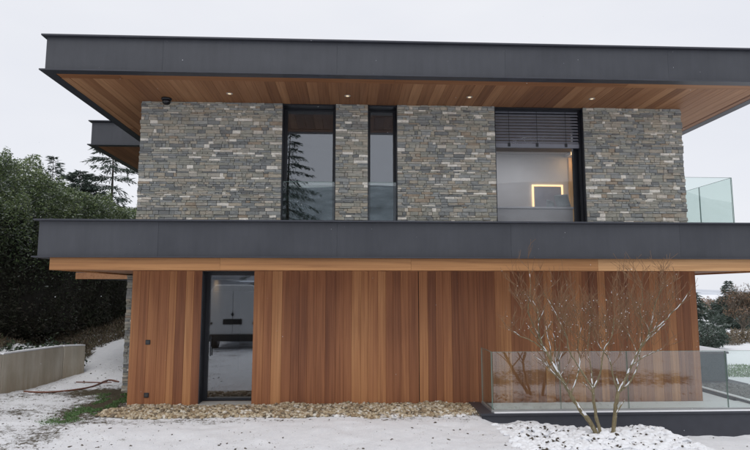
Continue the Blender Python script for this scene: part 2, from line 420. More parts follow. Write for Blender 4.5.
# wooded hillside across the valley, behind the photographer (seen in the panes)
hx = np.linspace(-700, 700, 90); hy = np.linspace(-620, -260, 30); HX, HY = np.meshgrid(hx, hy)
HZ = 95 * np.sin(np.clip((HY + 620) / 360, 0, 1) * math.pi) ** .8 * (.55 + .3 * np.sin(HX / 170 + .8) + .25 * hash_noise(HX / 70, HY / 70, 8)) - 3
hi_ = np.arange(HX.size).reshape(HX.shape)
M_hill = plain('snowy_forest', (.26, .275, .31), .95, var=.45, vscale=.08)
tag(np_mesh('hill', np.stack([HX, HY, HZ], -1).reshape(-1, 3), np.stack([hi_[:-1, :-1], hi_[:-1, 1:], hi_[1:, 1:], hi_[1:, :-1]], -1).reshape(-1, 4), M_hill, smooth=True), kind='structure')

# low snowy hills beyond the fields, haze put into their pale grey colour
hx = np.linspace(-1300, 1300, 160); hy = np.linspace(560, 900, 16); HX, HY = np.meshgrid(hx, hy)
HZ = 17 * np.sin(np.clip((HY - 560) / 340, 0, 1) * math.pi) * (.45 + .35 * np.sin(HX / 210 + 2) + .35 * hash_noise(HX / 60, HY / 60, 18)) - 3
hi_ = np.arange(HX.size).reshape(HX.shape)
tag(np_mesh('hill', np.stack([HX, HY, HZ], -1).reshape(-1, 3), np.stack([hi_[:-1, :-1], hi_[:-1, 1:], hi_[1:, 1:], hi_[1:, :-1]], -1).reshape(-1, 4), plain('snowy_wooded_hill', (.50, .53, .58), .95, var=.22, vscale=.05), smooth=True), kind='structure')

# ------------------------------------------------------------------ the house
house = thing('house', 'two storey flat roofed house of cedar boards, grey ledgestone and anthracite fascias', 'house', (1.4, 11.5, 0))
YW = 11.5
XL, XR = -4.23, 7.15           # timber wall
# --- ground floor timber wall
DX0, DX1 = -2.86, -1.86        # door opening
tw = MB().box(XL + .02, DX0 - .02, 11.528, 11.75, -.3, 2.66).box(DX1 + .02, XR - .02, 11.528, 11.75, -.3, 2.66).box(XL + .02, XL + .25, 11.75, 19, -.3, 2.66).box(XR - .25, XR - .02, 11.75, 19, -.3, 2.66).build('timber_wall', M_core, house)
def boards(x0, x1, y0, z0, z1, seed):
    r = random.Random(seed); x = x0
    while x < x1 - .03:
        wd = r.choice((.14, .16, .16, .18, .2))
        e = min(x + wd, x1)
        if x1 - e < .06: e = x1
        m = MB(); d = r.uniform(0, .002); c = .003; g = .001
        m.prism([(x + g, y0 + .026), (x + g, y0 + c + d), (x + g + c, y0 + d), (e - g - c, y0 + d), (e - g, y0 + c + d), (e - g, y0 + .026)], z0, z1)
        m.build('board', M_wood, tw); x = e
boards(XL, DX0, YW, .0, 2.635, 3)
boards(DX1, 1.412, YW, .0, 2.635, 5)
boards(1.424, XR, YW, .0, 2.635, 9)
# side returns of the cladding
MB().box(XL, XL + .018, 11.53, 12.9, 0, 2.635).build('board', M_wood, tw)
for k in range(30):
    MB().box(XR - .018, XR, 11.53 + k * .145, 11.53 + k * .145 + .14, 0, 2.635).build('board', M_wood, tw)
for (x, z) in ((-3.878, 1.25), (-3.862, .25)):
    s = MB().box(x - .045, x + .045, 11.482, 11.5, z - .045, z + .045).build('wall_socket', M_frame, house, bevel=.006)
    MB().box(x - .03, x + .03, 11.476, 11.483, z - .03, z + .03).build('flap', plain('socket_flap', (.05, .05, .05), .4), s)
# --- door
YG = 11.83
dr = MB().box(DX0, DX0 + .075, YG - .04, YG + .04, .08, 2.62).box(DX1 - .035, DX1 + .04, YG - .04, YG + .04, .08, 2.62).box(DX0 + .075, DX1 - .035, YG - .04, YG + .04, 2.555, 2.62).box(DX0 + .075, DX1 - .035, YG - .04, YG + .04, .08, .125).build('door', M_frame, house)
MB().box(DX0 + .075, DX1 - .035, YG - .012, YG + .012, .125, 2.555).build('pane', M_glass, dr)
MB().box(DX0 - .015, DX0, 11.49, YG + .04, 0, 2.63).box(DX1, DX1 + .012, 11.53, YG - .04, 0, 2.63).box(DX0, DX1, 11.53, YG + .02, 2.622, 2.645).build('reveal_lining', M_frame, dr)
MB().box(DX0, DX1, 11.40, YG - .04, -.08, .075).build('threshold', plain('threshold_stone', (.45, .44, .41), .7), dr)
MB().tube([(DX0 + .13, YG - .075, .95), (DX0 + .13, YG - .075, 1.35)], .011, 8).tube([(DX0 + .13, YG - .075, 1.0), (DX0 + .13, YG - .01, 1.0)], .008, 6).tube([(DX0 + .13, YG - .075, 1.3), (DX0 + .13, YG - .01, 1.3)], .008, 6).build('handle', M_frame, dr)
# --- ground floor inside
MB().box(XL + .25, XR - .25, 11.76, 18.9, -.15, .078).build('interior_floor', M_floor, house)
MB().box(XL + .25, XR - .25, 16.2, 16.35, .08, 2.5).box(DX0 - .25, DX0 - .12, 11.9, 16.2, .08, 2.5).box(DX1 + .9, DX1 + 1.0, 11.9, 16.2, .08, 2.5).build('interior_wall', plain('warm_plaster', (.34, .27, .20), .9), house)
MB().box(XL + .25, XR - .25, 11.9, 18.9, 2.56, 2.66).build('interior_ceiling', M_render, house)
hl = bpy.data.lights.new('hall_lamp', 'AREA'); hl.energy = 2.2; hl.size = .3; hl.color = (1, .74, .45)
ho = bpy.data.objects.new('hall_lamp', hl); COL.objects.link(ho); ho.location = (-2.75, 13.2, 2.5)
# --- stone pier of the rear wing at ground floor
rear = MB().box(-4.97, -4.0, 13.32, 19, -.3, 2.62).build('rear_wall', M_core, house)

# --- storey slab with fascia
def slab(name, x0, x1, yf, yb, z0, z1, seams, soffit_z, with_strip, notch=None):
    """fascia box: top flange, bottom flange, cladding panels, wooden soffit"""
    core = MB().box(x0 + .09, x1 - .09, yf + .09, yb, max(z0, soffit_z) + .03, z1 - .03).build(name, M_core, house)
    xs = [x0 + .07] + seams + [x1 - .07]
    for a, b in zip(xs[:-1], xs[1:]):
        MB().box(a + .0008, b - .0008, yf + .066, yf + .088, z0 + .026, z1 - .03).build('fascia_panel', M_fascia, core, bevel=.0015)
    for sx, ex in ((x0 + .066, x0 + .088), (x1 - .088, x1 - .066)):
        y = yf + .09
        while y < yb:
            e = min(y + 3.0, yb); MB().box(sx, ex, y + .002, e - .002, z0 + .026, z1 - .03).build('fascia_panel', M_fascia, core); y = e
    MB().box(x0, x1, yf, yf + .25, z1 - .028, z1).box(x0, x0 + .25, yf + .25, yb, z1 - .028, z1).box(x1 - .25, x1, yf + .25, yb, z1 - .028, z1).build('top_flashing', M_flange, core)
    MB().box(x0, x1, yf, yf + .19, z0, z0 + .024).box(x0, x0 + .19, yf + .19, yb, z0, z0 + .024).box(x1 - .19, x1, yf + .19, yb, z0, z0 + .024).build('bottom_flashing', M_flange, core)
    return core
ROOF_Z0, ROOF_Z1 = 6.075, 6.735
RX0, RX1, RYF = -5.41, 8.27, 9.86
px = lambda x, y, Yd: at(x, y, Yd).x
roof = slab('roof', RX0, RX1, RYF, 22, ROOF_Z0, ROOF_Z1, [px(163, 55, 9.93), px(337, 58, 9.93), px(505, 62, 9.93), px(668, 65, 9.93)], 6.1, False)
def trimboards(core, x0, x1, y0, y1, z0, z1, cuts, mat):
    xs = [x0] + cuts + [x1]
    for a, b in zip(xs[:-1], xs[1:]):
        MB().box(a + .0015, b - .0015, y0, y1, z0, z1).build('trim_board', mat, core)
M_trim2 = wood('roof_trim', 0, [(.15, (.23, .095, .040)), (.5, (.33, .145, .062)), (.95, (.47, .24, .11))])
trimboards(roof, RX0 + .2, RX1 - .2, RYF + .195, RYF + .40, 6.078, 6.10, [px(120, 75, 10.1), px(395, 80, 10.1), px(628, 85, 10.1)], M_trim2)
for sx in (RX0 + .195, RX1 - .33):
    y = RYF + .405
    while y < 21.9:
        e = min(y + 3.2, 21.9); MB().box(sx, sx + .135, y, e - .003, 6.078, 6.10).build('side_trim', M_soffit, roof); y = e
def soffit(core, x0, x1, y0, y1, z, seed):
    r = random.Random(seed); x = x0
    while x < x1 - .02:
        e = min(x + r.choice((.17, .2, .2, .23)), x1)
        c = .003; g = .0008
        m = MB().prism_y([(x + g, z + .02), (x + g, z + c), (x + g + c, z), (e - g - c, z), (e - g, z + c), (e - g, z + .02)], y0, y1)
        m.build('soffit_board', M_soffit, core); x = e
soffit(roof, RX0 + .335, RX1 - .335, RYF + .405, 21.5, 6.083, 4)
for (x, y) in ((-2.339, 10.957), (-.028, 10.98), (2.404, 10.938), (4.884, 10.92)):
    d = MB().lathe((x, y, 6.083), [(.036, .003), (.062, .0), (.062, -.006), (.042, -.010), (.036, -.004)], 20).build('downlight', plain('downlight_ring', (.45, .42, .38), .4), roof)
    MB().lathe((x, y, 6.083), [(.034, -.001), (.03, -.0075), (.005, -.0085)], 16).build('downlight_lens', M_spot, roof)
# rear, slightly wider roof
rr = MB().box(-6.82, -5.50, 15.2, 22, 6.13, 6.72).build('rear_roof', M_core, house)
for a, b in ((-6.84, -5.46),):
    MB().box(a, b, 15.175, 15.197, 6.105, 6.71).build('fascia_panel', M_fascia, rr)
MB().box(-6.842, -6.822, 15.2, 22, 6.105, 6.71).build('fascia_panel', M_fascia, rr)
MB().box(-6.91, -5.46, 15.105, 15.36, 6.722, 6.75).box(-6.91, -6.70, 15.36, 22, 6.722, 6.75).build('top_flashing', M_flange, rr)
MB().box(-6.91, -5.46, 15.105, 15.30, 6.080, 6.104).box(-6.91, -6.72, 15.30, 22, 6.080, 6.104).build('bottom_flashing', M_flange, rr)
x = -6.715
while x < -5.3:
    MB().box(x + .002, x + .198, 15.305, 21.9, 6.086, 6.104).build('soffit_board', M_soffit, rr); x += .2
# storey slab
SX0, SX1, SYF, SZ0, SZ1 = -5.40, 8.27, 10.0, 2.812, 3.475
floor_slab = slab('floor_slab', SX0, SX1, SYF, 19, SZ0, SZ1, [px(158, 240, 10.07), px(337, 240, 10.07), px(511, 240, 10.07), px(680, 240, 10.07)], 2.812, True)
MB().box(SX0 + .3, SX1 - .3, SYF + .10, 19, 2.655, 2.81).build('soffit_frame', M_core, floor_slab)
trimboards(floor_slab, SX0 + .28, SX1 - .28, SYF + .075, SYF + .098, 2.60, 2.81, [px(220, 265, 10.08), px(411, 265, 10.08), px(598, 265, 10.08)], M_trim)
for sx in (SX0 + .279, SX1 - .301):
    y = SYF + .1
    while y < 14.9:
        e = min(y + 3.2, 14.9); MB().box(sx, sx + .022, y, e - .003, 2.60, 2.81).build('trim_board', M_trim, floor_slab); y = e
soffit(floor_slab, SX0 + .305, SX1 - .305, SYF + .1, 14.8, 2.632, 6)
MB().box(SX0 + .25, SX1 - .25, SYF + .25, 19, 3.30, 3.38).build('terrace_floor', plain('paving', (.4, .4, .4), .8), floor_slab)
MB().box(-7.0, -4.9, 15.1, 15.125, 2.545, 2.71).build('trim_board', M_soffit, floor_slab)
MB().box(-7.0, -4.9, 15.126, 19, 2.56, 3.4).build('rear_slab', M_fascia, floor_slab)

# --- upper floor: ledgestone piers
PIERS = [(-4.215, -1.36), (-.27, .397), (1.0, 3.05), (4.93, 7.055)]
stones = []
def lay(x0, x1, yf, z0, z1, par, wrapL, wrapR, seed):
    r = random.Random(seed); z = z0
    while z < z1 - .015:
        h = r.choice((.034, .04, .046, .054, .064, .078)); h = min(h, z1 - z)
        if z1 - z - h < .025: h = z1 - z
        x = x0 - (r.uniform(-.004, .016) if wrapL else 0)
        xe = x1 + (r.uniform(-.004, .022) if wrapR else 0)
        while x < xe - .02:
            wd = r.choice((.07, .09, .12, .15, .18, .22, .27)) * r.uniform(.85, 1.15)
            e = min(x + wd, xe)
            if xe - e < .07: e = xe
            dbl = 1
            stones.append(dict(x0=x + .0006, x1=e - .0006, z0=z + .0004, z1=z + h - .0004, yf=yf - r.triangular(-.002, .026, .006), yb=yf + .045, par=par))
            x = e
        z += h
for i, (a, b) in enumerate(PIERS):
    wl, wr = i == 0, i == 3
    pm = MB().box(a + (.03 if wl else .004), b - (.03 if wr else .004), YW + .035, YW + .30, 3.31, 6.09).build('stone_wall', plain('mortar', (.22, .215, .20), .95), house)
    if wl: pm2 = MB().box(a + .03, a + .3, YW + .3, 19, 3.31, 6.09).build('side_wall', M_stone, house)
    if wr: pm3 = MB().box(b - .3, b - .03, YW + .3, 19, 3.31, 6.09).build('side_wall', M_stone, house)
    lay(a, b, YW, 3.50, 6.082, pm, wl, wr, 20 + i)
lay(-5.0, -4.1, 13.28, -.1, 2.6, rear, True, False, 31)
def jit(c, r, s=.004):
    return [(p[0] + r.uniform(-s, s), p[1], p[2] + r.uniform(-s, s) * .5) for p in c]
def stone_shape(r, sx, sy, sz):
    """chamfered, uneven split face, unit sized"""
    m = []
    f = lambda a: r.uniform(-a, a)
    v = [(-.5, .5, -.5), (.5, .5, -.5), (.5, .5, .5), (-.5, .5, .5)]
    v += [(-.5, -.2 + f(.1), -.5), (.5, -.2 + f(.1), -.5), (.5, -.2 + f(.1), .5), (-.5, -.2 + f(.1), .5)]
    bx_, bz_ = .5 - .006 / sx, .5 - .004 / sz
    v += [(-bx_ + f(.01), -.5 + f(.14), -bz_ + f(.05)), (bx_ + f(.01), -.5 + f(.14), -bz_ + f(.05)), (bx_ + f(.01), -.5 + f(.12), bz_ + f(.05)), (-bx_ + f(.01), -.5 + f(.12), bz_ + f(.05))]
    fs = []
    for a in (0, 4):
        for k in range(4):
            fs.append((a + k, a + (k + 1) % 4, a + 4 + (k + 1) % 4, a + 4 + k))
    fs = [q[::-1] for q in fs]
    fs.append((8, 9, 10, 11))
    return v, fs
order = sorted(range(len(stones)), key=lambda i: -(stones[i]['x1'] - stones[i]['x0']) * (stones[i]['z1'] - stones[i]['z0']) if stones[i]['par'] is not rear else 0)
big = set(order[:296])
rs = random.Random(77)
UN = []
for k in range(14):
    v, fs = stone_shape(rs, .3, .05, .065); me = bpy.data.meshes.new('stone')
    me.from_pydata(v, [], fs); a = me.attributes.new('tone', 'FLOAT', 'POINT'); a.data.foreach_set('value', [0.0] * len(v)); me.materials.append(M_stone); UN.append(me)
rest = MB()
for i, s in enumerate(stones):
    c = ((s['x0'] + s['x1']) / 2, (s['yf'] + s['yb']) / 2, (s['z0'] + s['z1']) / 2); d = (s['x1'] - s['x0'], s['yb'] - s['yf'], s['z1'] - s['z0'])
    if i in big:
        o = bpy.data.objects.new('stone', rs.choice(UN)); COL.objects.link(o); o.parent = s['par']
        o.location = Vector(c) - world_origin(s['par']); o.scale = d
    else:
        v, fs = stone_shape(rs, d[0], d[1], d[2]); rest.tone = rs.random()
        rest._add([(c[0] + p[0] * d[0], c[1] + p[1] * d[1], c[2] + p[2] * d[2]) for p in v], fs)
tag(rest.build('stonework', M_stone, house), kind='stuff')

# --- upper windows
def window(x0, x1, fl, fr, glass, z0=3.39, head=6.01, guard=True):
    f = MB().box(x0, x0 + fl, YG - .04, YG + .04, z0, 6.075).box(x1 - fr, x1, YG - .04, YG + .04, z0, 6.075).box(x0 + fl, x1 - fr, YG - .04, YG + .04, head, 6.075).box(x0 + fl, x1 - fr, YG - .04, YG + .04, z0, z0 + .06).build('window', M_frame, house)
    MB().box(x0 + fl, x1 - fr, YG - .012, YG + .012, z0 + .06, head).build('pane', glass, f)
    MB().box(x0 - .003, x0 + .012, 11.495, YG - .04, z0, 6.08).box(x1 - .012, x1 + .003, 11.495, YG - .04, z0, 6.08).box(x0 + .012, x1 - .012, 11.52, YG - .04, 6.05, 6.08).build('reveal_lining', M_frame, f)
    if guard:
        MB().box(x0 + .016, x1 - .016, 11.60, 11.612, z0, 4.46).build('glass_guard', M_guard, f)
        MB().box(x0 + .016, x1 - .016, 11.599, 11.613, 4.46, 4.468).build('guard_edge', M_edge, f)
    return f
M_glassw = glass_mat('mirror_coated_glass', (.62, .66, .70), .17)
window(-1.36, -.27, .075, .065, M_glassw)
window(.397, 1.0, .06, .06, M_glassw)
window(3.05, 4.93, .03, .12, M_glass3, guard=False)
# blind
M_slat = plain('blind_slat', (.24, .25, .29), .45)
bl = MB().box(3.08, 4.90, 11.60, 11.72, 6.03, 6.075).build('external_blind', M_frame, house)
zt, zb = 6.015, 5.365; n = 11
for k in range(n):
    z = zt - (zt - zb) * k / (n - 1)
    MB().prism_x([(11.630, z - .022), (11.634, z - .024), (11.646, z + .0), (11.660, z + .021), (11.656, z + .023), (11.641, z + .002)], 3.09, 4.875).build('slat', M_slat, bl)
MB().box(3.09, 4.885, 11.635, 11.69, 5.245, 5.335).build('bottom_rail', M_slat, bl, bevel=.004)
for x in (3.38, 3.98, 4.60):
    MB().box(x - .004, x + .004, 11.620, 11.6225, 5.26, 6.03).build('ladder_tape', M_frame, bl)
    MB().box(x - .025, x + .025, 11.618, 11.634, 5.262, 5.34).build('tape_clip', M_frame, bl)
MB().box(4.885, 4.915, 11.62, 11.70, 3.4, 6.03).build('guide_rail', M_frame, bl)
# --- upper rooms
MB().box(-3.9, 6.75, 11.9, 18.9, 3.31, 3.385).build('interior_floor', M_floor, house)
MB().box(-3.9, 6.75, 11.87, 18.9, 6.045, 6.12).build('interior_ceiling', plain('ceiling_paint', (.30, .27, .25), .9), house)
MB().box(-3.9, 2.45, 15.5, 15.62, 3.39, 6.04).build('interior_wall', M_grayplaster, house)
MB().box(2.45, 2.57, 11.87, 15.62, 3.39, 6.04).build('interior_wall', M_render, house)
MB().box(2.57, 6.75, 15.5, 15.62, 3.39, 6.04).build('interior_wall', M_render, house)
MB().box(6.35, 6.45, 11.87, 15.5, 3.39, 6.04).build('interior_wall', M_render, house)
MB().box(.397 - .1, 1.1, 12.1, 12.115, 3.4, 6.0).build('roller_shade', plain('screen_fabric', (.16, .17, .19), .9), house)
MB().box(6.08, 6.34, 15.1, 15.49, 5.96, 6.04).build('light_cove', M_render, house)
MB().box(6.10, 6.34, 15.06, 15.095, 5.975, 6.03).build('light_strip', M_led, house)
MB().box(6.15, 6.345, 15.40, 15.495, 3.4, 5.95).build('warm_lit_recess', plain('warm_lit_recess', (.62, .40, .17), .6, var=.06), house)  # amber colour stands for warm light on the wall recess
al = bpy.data.lights.new('room_fill', 'AREA'); al.energy = 26; al.size = .9; al.color = (.93, .94, 1)  # added fill light to brighten the room, no such fitting seen
lo_ = bpy.data.objects.new('room_fill', al); COL.objects.link(lo_); lo_.location = (4.6, 13.9, 6.02)
al2 = bpy.data.lights.new('cove_lamp', 'AREA'); al2.energy = 2.2; al2.size = .2; al2.color = (1, .62, .28)
lo2 = bpy.data.objects.new('cove_lamp', al2); COL.objects.link(lo2); lo2.location = (6.2, 15.05, 5.95); lo2.rotation_euler = (R(20), 0, 0)

# --- upper terrace glass
def gpanel(par, p0, p1, z0, z1, th=.014):
    (xa, ya), (xb, yb) = p0, p1
    d = Vector((xb - xa, yb - ya, 0)); d.normalize(); nrm = Vector((-d.y, d.x, 0)) * th / 2
    q = [(xa - nrm.x, ya - nrm.y), (xb - nrm.x, yb - nrm.y), (xb + nrm.x, yb + nrm.y), (xa + nrm.x, ya + nrm.y)]
    p = MB().prism(q, z0, z1).build('glass_panel', M_guard, par)
    e = d * .0025
    m = MB()
    for (cx_, cy_, s) in ((xa, ya, 1), (xb, yb, -1)):
        m.prism([(cx_ - nrm.x, cy_ - nrm.y), (cx_ + e.x * s - nrm.x, cy_ + e.y * s - nrm.y), (cx_ + e.x * s + nrm.x, cy_ + e.y * s + nrm.y), (cx_ + nrm.x, cy_ + nrm.y)][::s], z0, z1)
    n1 = nrm * .98
    m.prism([(xa - n1.x, ya - n1.y), (xb - n1.x, yb - n1.y), (xb + n1.x, yb + n1.y), (xa + n1.x, ya + n1.y)], z1, z1 + .005)
    m.build('polished_edge', M_edge, p)
ub = thing('terrace_balustrade', 'clear glass balustrade of the upper terrace beside the stone wall', 'balustrade', (7.6, 11.6, 3.38))
gpanel(ub, (7.08, 11.60), (8.12, 11.60), 3.38, 4.63)
gpanel(ub, (8.14, 11.60), (8.14, 12.72), 3.38, 4.63); gpanel(ub, (8.14, 12.74), (8.14, 15.0), 3.38, 4.63)
MB().box(7.07, 8.16, 11.57, 11.63, 3.38, 3.44).box(8.11, 8.17, 11.63, 15.0, 3.38, 3.44).build('base_channel', M_frame, ub)

# --- things about the house
sc = thing('security_camera', 'small black dome security camera under the roof soffit at the stone corner', 'camera', (-3.66, 11.30, 6.083))
MB().lathe((-3.66, 11.30, 6.083), [(.10, 0), (.10, -.03), (.085, -.045)], 20).build('mount', M_frame, sc, True)
MB().lathe((-3.66, 11.30, 6.04), [(.082, 0), (.082, -.03), (.07, -.065), (.04, -.088), (.005, -.095)], 20).build('dome', plain('smoked_dome', (.01, .01, .012), .12), sc, True)

# room behind the blind
mi = thing('wall_mirror', 'square mirror with a glowing warm light frame inside the room', 'mirror', (5.54, 15.48, 4.45))
MB().box(5.17, 5.92, 15.46, 15.475, 4.42, 5.12).build('mirror_plate', plain('mirror_grey', (.42, .43, .47), .35), mi)
MB().box(5.11, 5.15, 15.45, 15.49, 4.40, 5.18).box(5.94, 5.98, 15.45, 15.49, 4.40, 5.18).box(5.15, 5.94, 15.45, 15.49, 5.14, 5.18).build('light_frame', M_led, mi)
ca = thing('white_cabinet', 'low white cabinet standing directly behind the big window', 'cabinet', (4.0, 12.4, 3.39))
MB().box(3.02, 4.90, 12.16, 12.60, 3.39, 4.02).build('carcass', M_render, ca)
MB().box(3.0, 4.92, 12.13, 12.62, 4.02, 4.06).build('top', plain('white_lacquer', (.74, .74, .75), .35, var=.02), ca, bevel=.004)
def cushion(x, z, s, rot, label):
    n = 10; V = []; Fx = []
    for side in (-1, 1):
        for i in range(n + 1):
            for j in range(n + 1):
                u, v = i / n * 2 - 1, j / n * 2 - 1
                k = (1 - u ** 4) * (1 - v ** 4); q = 1 - .08 * (u * u + v * v) + .06 * abs(u * v)
                a, b = u * s / 2 * q, v * s / 2 * q
                V.append((x + a * math.cos(rot) - b * math.sin(rot), 12.42 + side * .07 * k ** .6 + .12 * (b / s), z + s / 2 + a * math.sin(rot) + b * math.cos(rot)))
    for sd_ in range(2):
        o_ = sd_ * (n + 1) ** 2
        for i in range(n):
            for j in range(n):
                q = [o_ + i * (n + 1) + j, o_ + (i + 1) * (n + 1) + j, o_ + (i + 1) * (n + 1) + j + 1, o_ + i * (n + 1) + j + 1]
                Fx.append(q if sd_ == 0 else q[::-1])
    tag(np_mesh('cushion', V, Fx, plain('pale_linen', (.55, .60, .60), .9), smooth=True), label, 'cushion')
cushion(4.78, 4.062, .34, .10, 'larger pale cushion propped on the white cabinet')
cushion(4.50, 4.062, .20, -.30, 'smaller tilted pale cushion beside the larger one on the white cabinet')

# ------------------------------------------------------------------ ground level terrace with glass
TY = 10.40
terr = MB().box(2.42, 7.86, TY + .03, 11.49, -.7, .035).box(7.17, 7.86, 11.49, 17, -.7, .035).box(7.86, 9.6, 13.6, 17, -.7, .035).build('terrace', M_plinth); tag(terr, kind='structure')
MB().box(7.17, 7.78, 11.5, 16.9, .036, .045).box(2.75, 7.86, TY + .25, 11.47, .036, .048).build('snow_dusting', M_snow, terr)
MB().box(2.40, 9.8, TY - .005, TY + .028, -.75, .035).build('plinth_face', M_plinth, terr)
MB().box(2.38, 9.8, TY - .03, TY + .05, .036, .075).box(2.38, 2.60, TY + .05, 11.45, .036, .075).build('edge_coping', M_flange, terr)
MB().box(2.62, 9.8, TY - .028, TY + .046, .0755, .092).build('coping_snow', M_snow, terr)
MB().box(7.86, 7.98, TY + .3, 13.6, -.5, .10).build('side_kerb', M_plinth, terr)
MB().box(7.862, 7.978, TY + .3, 13.6, .1005, .115).build('kerb_snow', M_snow, terr)
gb = thing('glass_balustrade', 'frameless glass balustrade along the low terrace in front of the cedar wall', 'balustrade', (5, 10.52, .09))
GY = 10.50
js = [2.63, 3.87, 5.13, 7.0, 8.3, 9.6]
for a, b in zip(js[:-1], js[1:]):
    gpanel(gb, (a + .006, GY), (b - .006, GY), .095, 1.135, .016)
gpanel(gb, (2.62, GY + .02), (2.62, 11.30), .095, 1.135, .016)
MB().box(2.59, 9.6, GY - .022, GY + .022, .049, .115).box(2.598, 2.642, GY + .022, 11.3, .05, .115).build('base_channel', plain('aluminium', (.45, .46, .46), .4, .6), gb)
tb = thing('terrace_box', 'dark grey rectangular box with snow on its lid standing on the terrace', 'box', (8.4, 14.9, .035))
MB().box(7.3, 9.38, 14.0, 15.9, .036, .70).build('shell', plain('slate_panel', (.022, .046, .056), .8), tb, bevel=.01)
MB().box(7.27, 9.42, 13.97, 15.93, .70, .745).build('lid', M_fascia, tb, bevel=.01)
MB().box(7.28, 9.41, 13.98, 15.92, .7455, .79).build('snow_cover', M_snow, tb, bevel=.015)

# ------------------------------------------------------------------ gravel strip
def ico():
    t = (1 + 5 ** .5) / 2
    v = np.array([(-1, t, 0), (1, t, 0), (-1, -t, 0), (1, -t, 0), (0, -1, t), (0, 1, t), (0, -1, -t), (0, 1, -t), (t, 0, -1), (t, 0, 1), (-t, 0, -1), (-t, 0, 1)], float)
    v /= np.linalg.norm(v[0])
    f = np.array([(0, 11, 5), (0, 5, 1), (0, 1, 7), (0, 7, 10), (0, 10, 11), (1, 5, 9), (5, 11, 4), (11, 10, 2), (10, 7, 6), (7, 1, 8), (3, 9, 4), (3, 4, 2), (3, 2, 6), (3, 6, 8), (3, 8, 9), (4, 9, 5), (2, 4, 11), (6, 2, 10), (8, 6, 7), (9, 8, 1)])
    return v, f
IV, IF = ico()
def pebbles(name, P, S, mat, seed, flat=.65, parent=None, jitter=.22, smooth=False, fuse=0):
    r = np.random.default_rng(seed); n = len(P)
    V = IV[None] * (1 + r.uniform(-jitter, jitter, (n, 12, 1)))
    sc_ = np.stack([r.uniform(.75, 1.3, n), r.uniform(.7, 1.1, n), r.uniform(.7, 1.1, n) * flat], -1) * S[:, None]
    V = V * sc_[:, None]
    a = r.uniform(0, 2 * np.pi, n); c, s = np.cos(a)[:, None], np.sin(a)[:, None]
    tl = r.uniform(-.5, .5, n)[:, None]
    x = V[..., 0] * c - V[..., 1] * s; y = V[..., 0] * s + V[..., 1] * c; z = V[..., 2] + x * tl * .6
    V = np.stack([x, y, z], -1) + P[:, None]
    F = (IF[None] + 12 * np.arange(n)[:, None, None]).reshape(-1, 3)
    o = np_mesh(name, V.reshape(-1, 3), F, mat, parent, tone=np.repeat(r.random(n), 12), smooth=smooth)
    if fuse:       # soft snow: the lumps run into one another
        m = o.modifiers.new('fuse', 'REMESH'); m.mode = 'VOXEL'; m.voxel_size = fuse; m.use_smooth_shade = True
        m = o.modifiers.new('soften', 'SMOOTH'); m.iterations = 2; m.factor = .5
    return o
r_ = np.random.default_rng(5)
n = 7600
gxp = r_.uniform(-4.45, 2.42, n); gyp = r_.uniform(10.42, 11.49, n)
front = 10.55 + .10 * (hash_noise(gxp * 1.7, gxp * 0, 6) - .5) + .10 * smooth(-3.9, -4.4, gxp)
keep = (gyp > front) & ~((gxp > DX0) & (gxp < DX1) & (gyp > 11.38)) & ((gxp > XL) | (gyp < 11.3))
keep &= ~((gxp > 2.15) & (gyp < 10.65))
gxp, gyp = gxp[keep], gyp[keep]
hz = .028 + .035 * smooth(10.5, 10.9, gyp) * r_.uniform(0, 1, len(gxp)) - .02 * smooth(10.8, 10.5, gyp)
G = np.stack([gxp, gyp, ground_z(gxp, gyp) + hz], -1)
tag(pebbles('gravel_strip', G, r_.uniform(.017, .050, len(G)), M_pebble, 6, .75, jitter=.36), 'strip of beige pebbles along the foot of the cedar wall', 'gravel', kind='stuff')
# clods, dead leaves and litter on the snow
n = 7500
lx = r_.uniform(-9, 9, n); ly = 8.0 + 11.5 * r_.random(n) ** 1.5
dens = .22 + .5 * smooth(-2.2, -4.2, lx) + .7 * np.exp(-((ly - 10.4) / .14) ** 2) + .25 * (hash_noise(lx * 1.3, ly * 1.3, 9) > .62)
keep = (r_.random(n) < dens) & ~((lx > XL - .1) & (ly > 10.5)) & ~((lx > 2.3) & (ly > 10.3)) & (lx > rw_x(ly) + .1)
lx, ly = lx[keep], ly[keep]
tag(pebbles('soil_clods', np.stack([lx, ly, ground_z(lx, ly) + .003], -1), .005 + .022 * r_.random(len(lx)) ** 4, M_soil, 8, .5, jitter=.4), 'scattered dark clods and dead leaves on the snow', 'clods', kind='stuff')
# lumps of the planted bed: low ground cover capped with snow
n = 4200
bx_ = 2.45 + 3.3 * r_.random(n) ** .9; by_ = r_.uniform(8.2, 9.95, n)
bz_ = ground_z(bx_, by_)
tag(pebbles('snow_lumps', np.stack([bx_, by_, bz_ + .006], -1), (.014 + .055 * r_.random(n) ** 2), M_snow, 9, .7, jitter=.35, smooth=True, fuse=.011), 'snow capped lumps of low ground cover round the bare shrub', 'snow', kind='stuff')
n = 900
bx2 = r_.uniform(2.6, 5.6, n); by2 = r_.uniform(8.2, 9.9, n)
tag(pebbles('bed_soil', np.stack([bx2, by2, ground_z(bx2, by2) + .010], -1), r_.uniform(.008, .03, n), M_soil, 10, .9, jitter=.4), 'dark soil clods showing between the snow lumps of the bed', 'soil', kind='stuff')

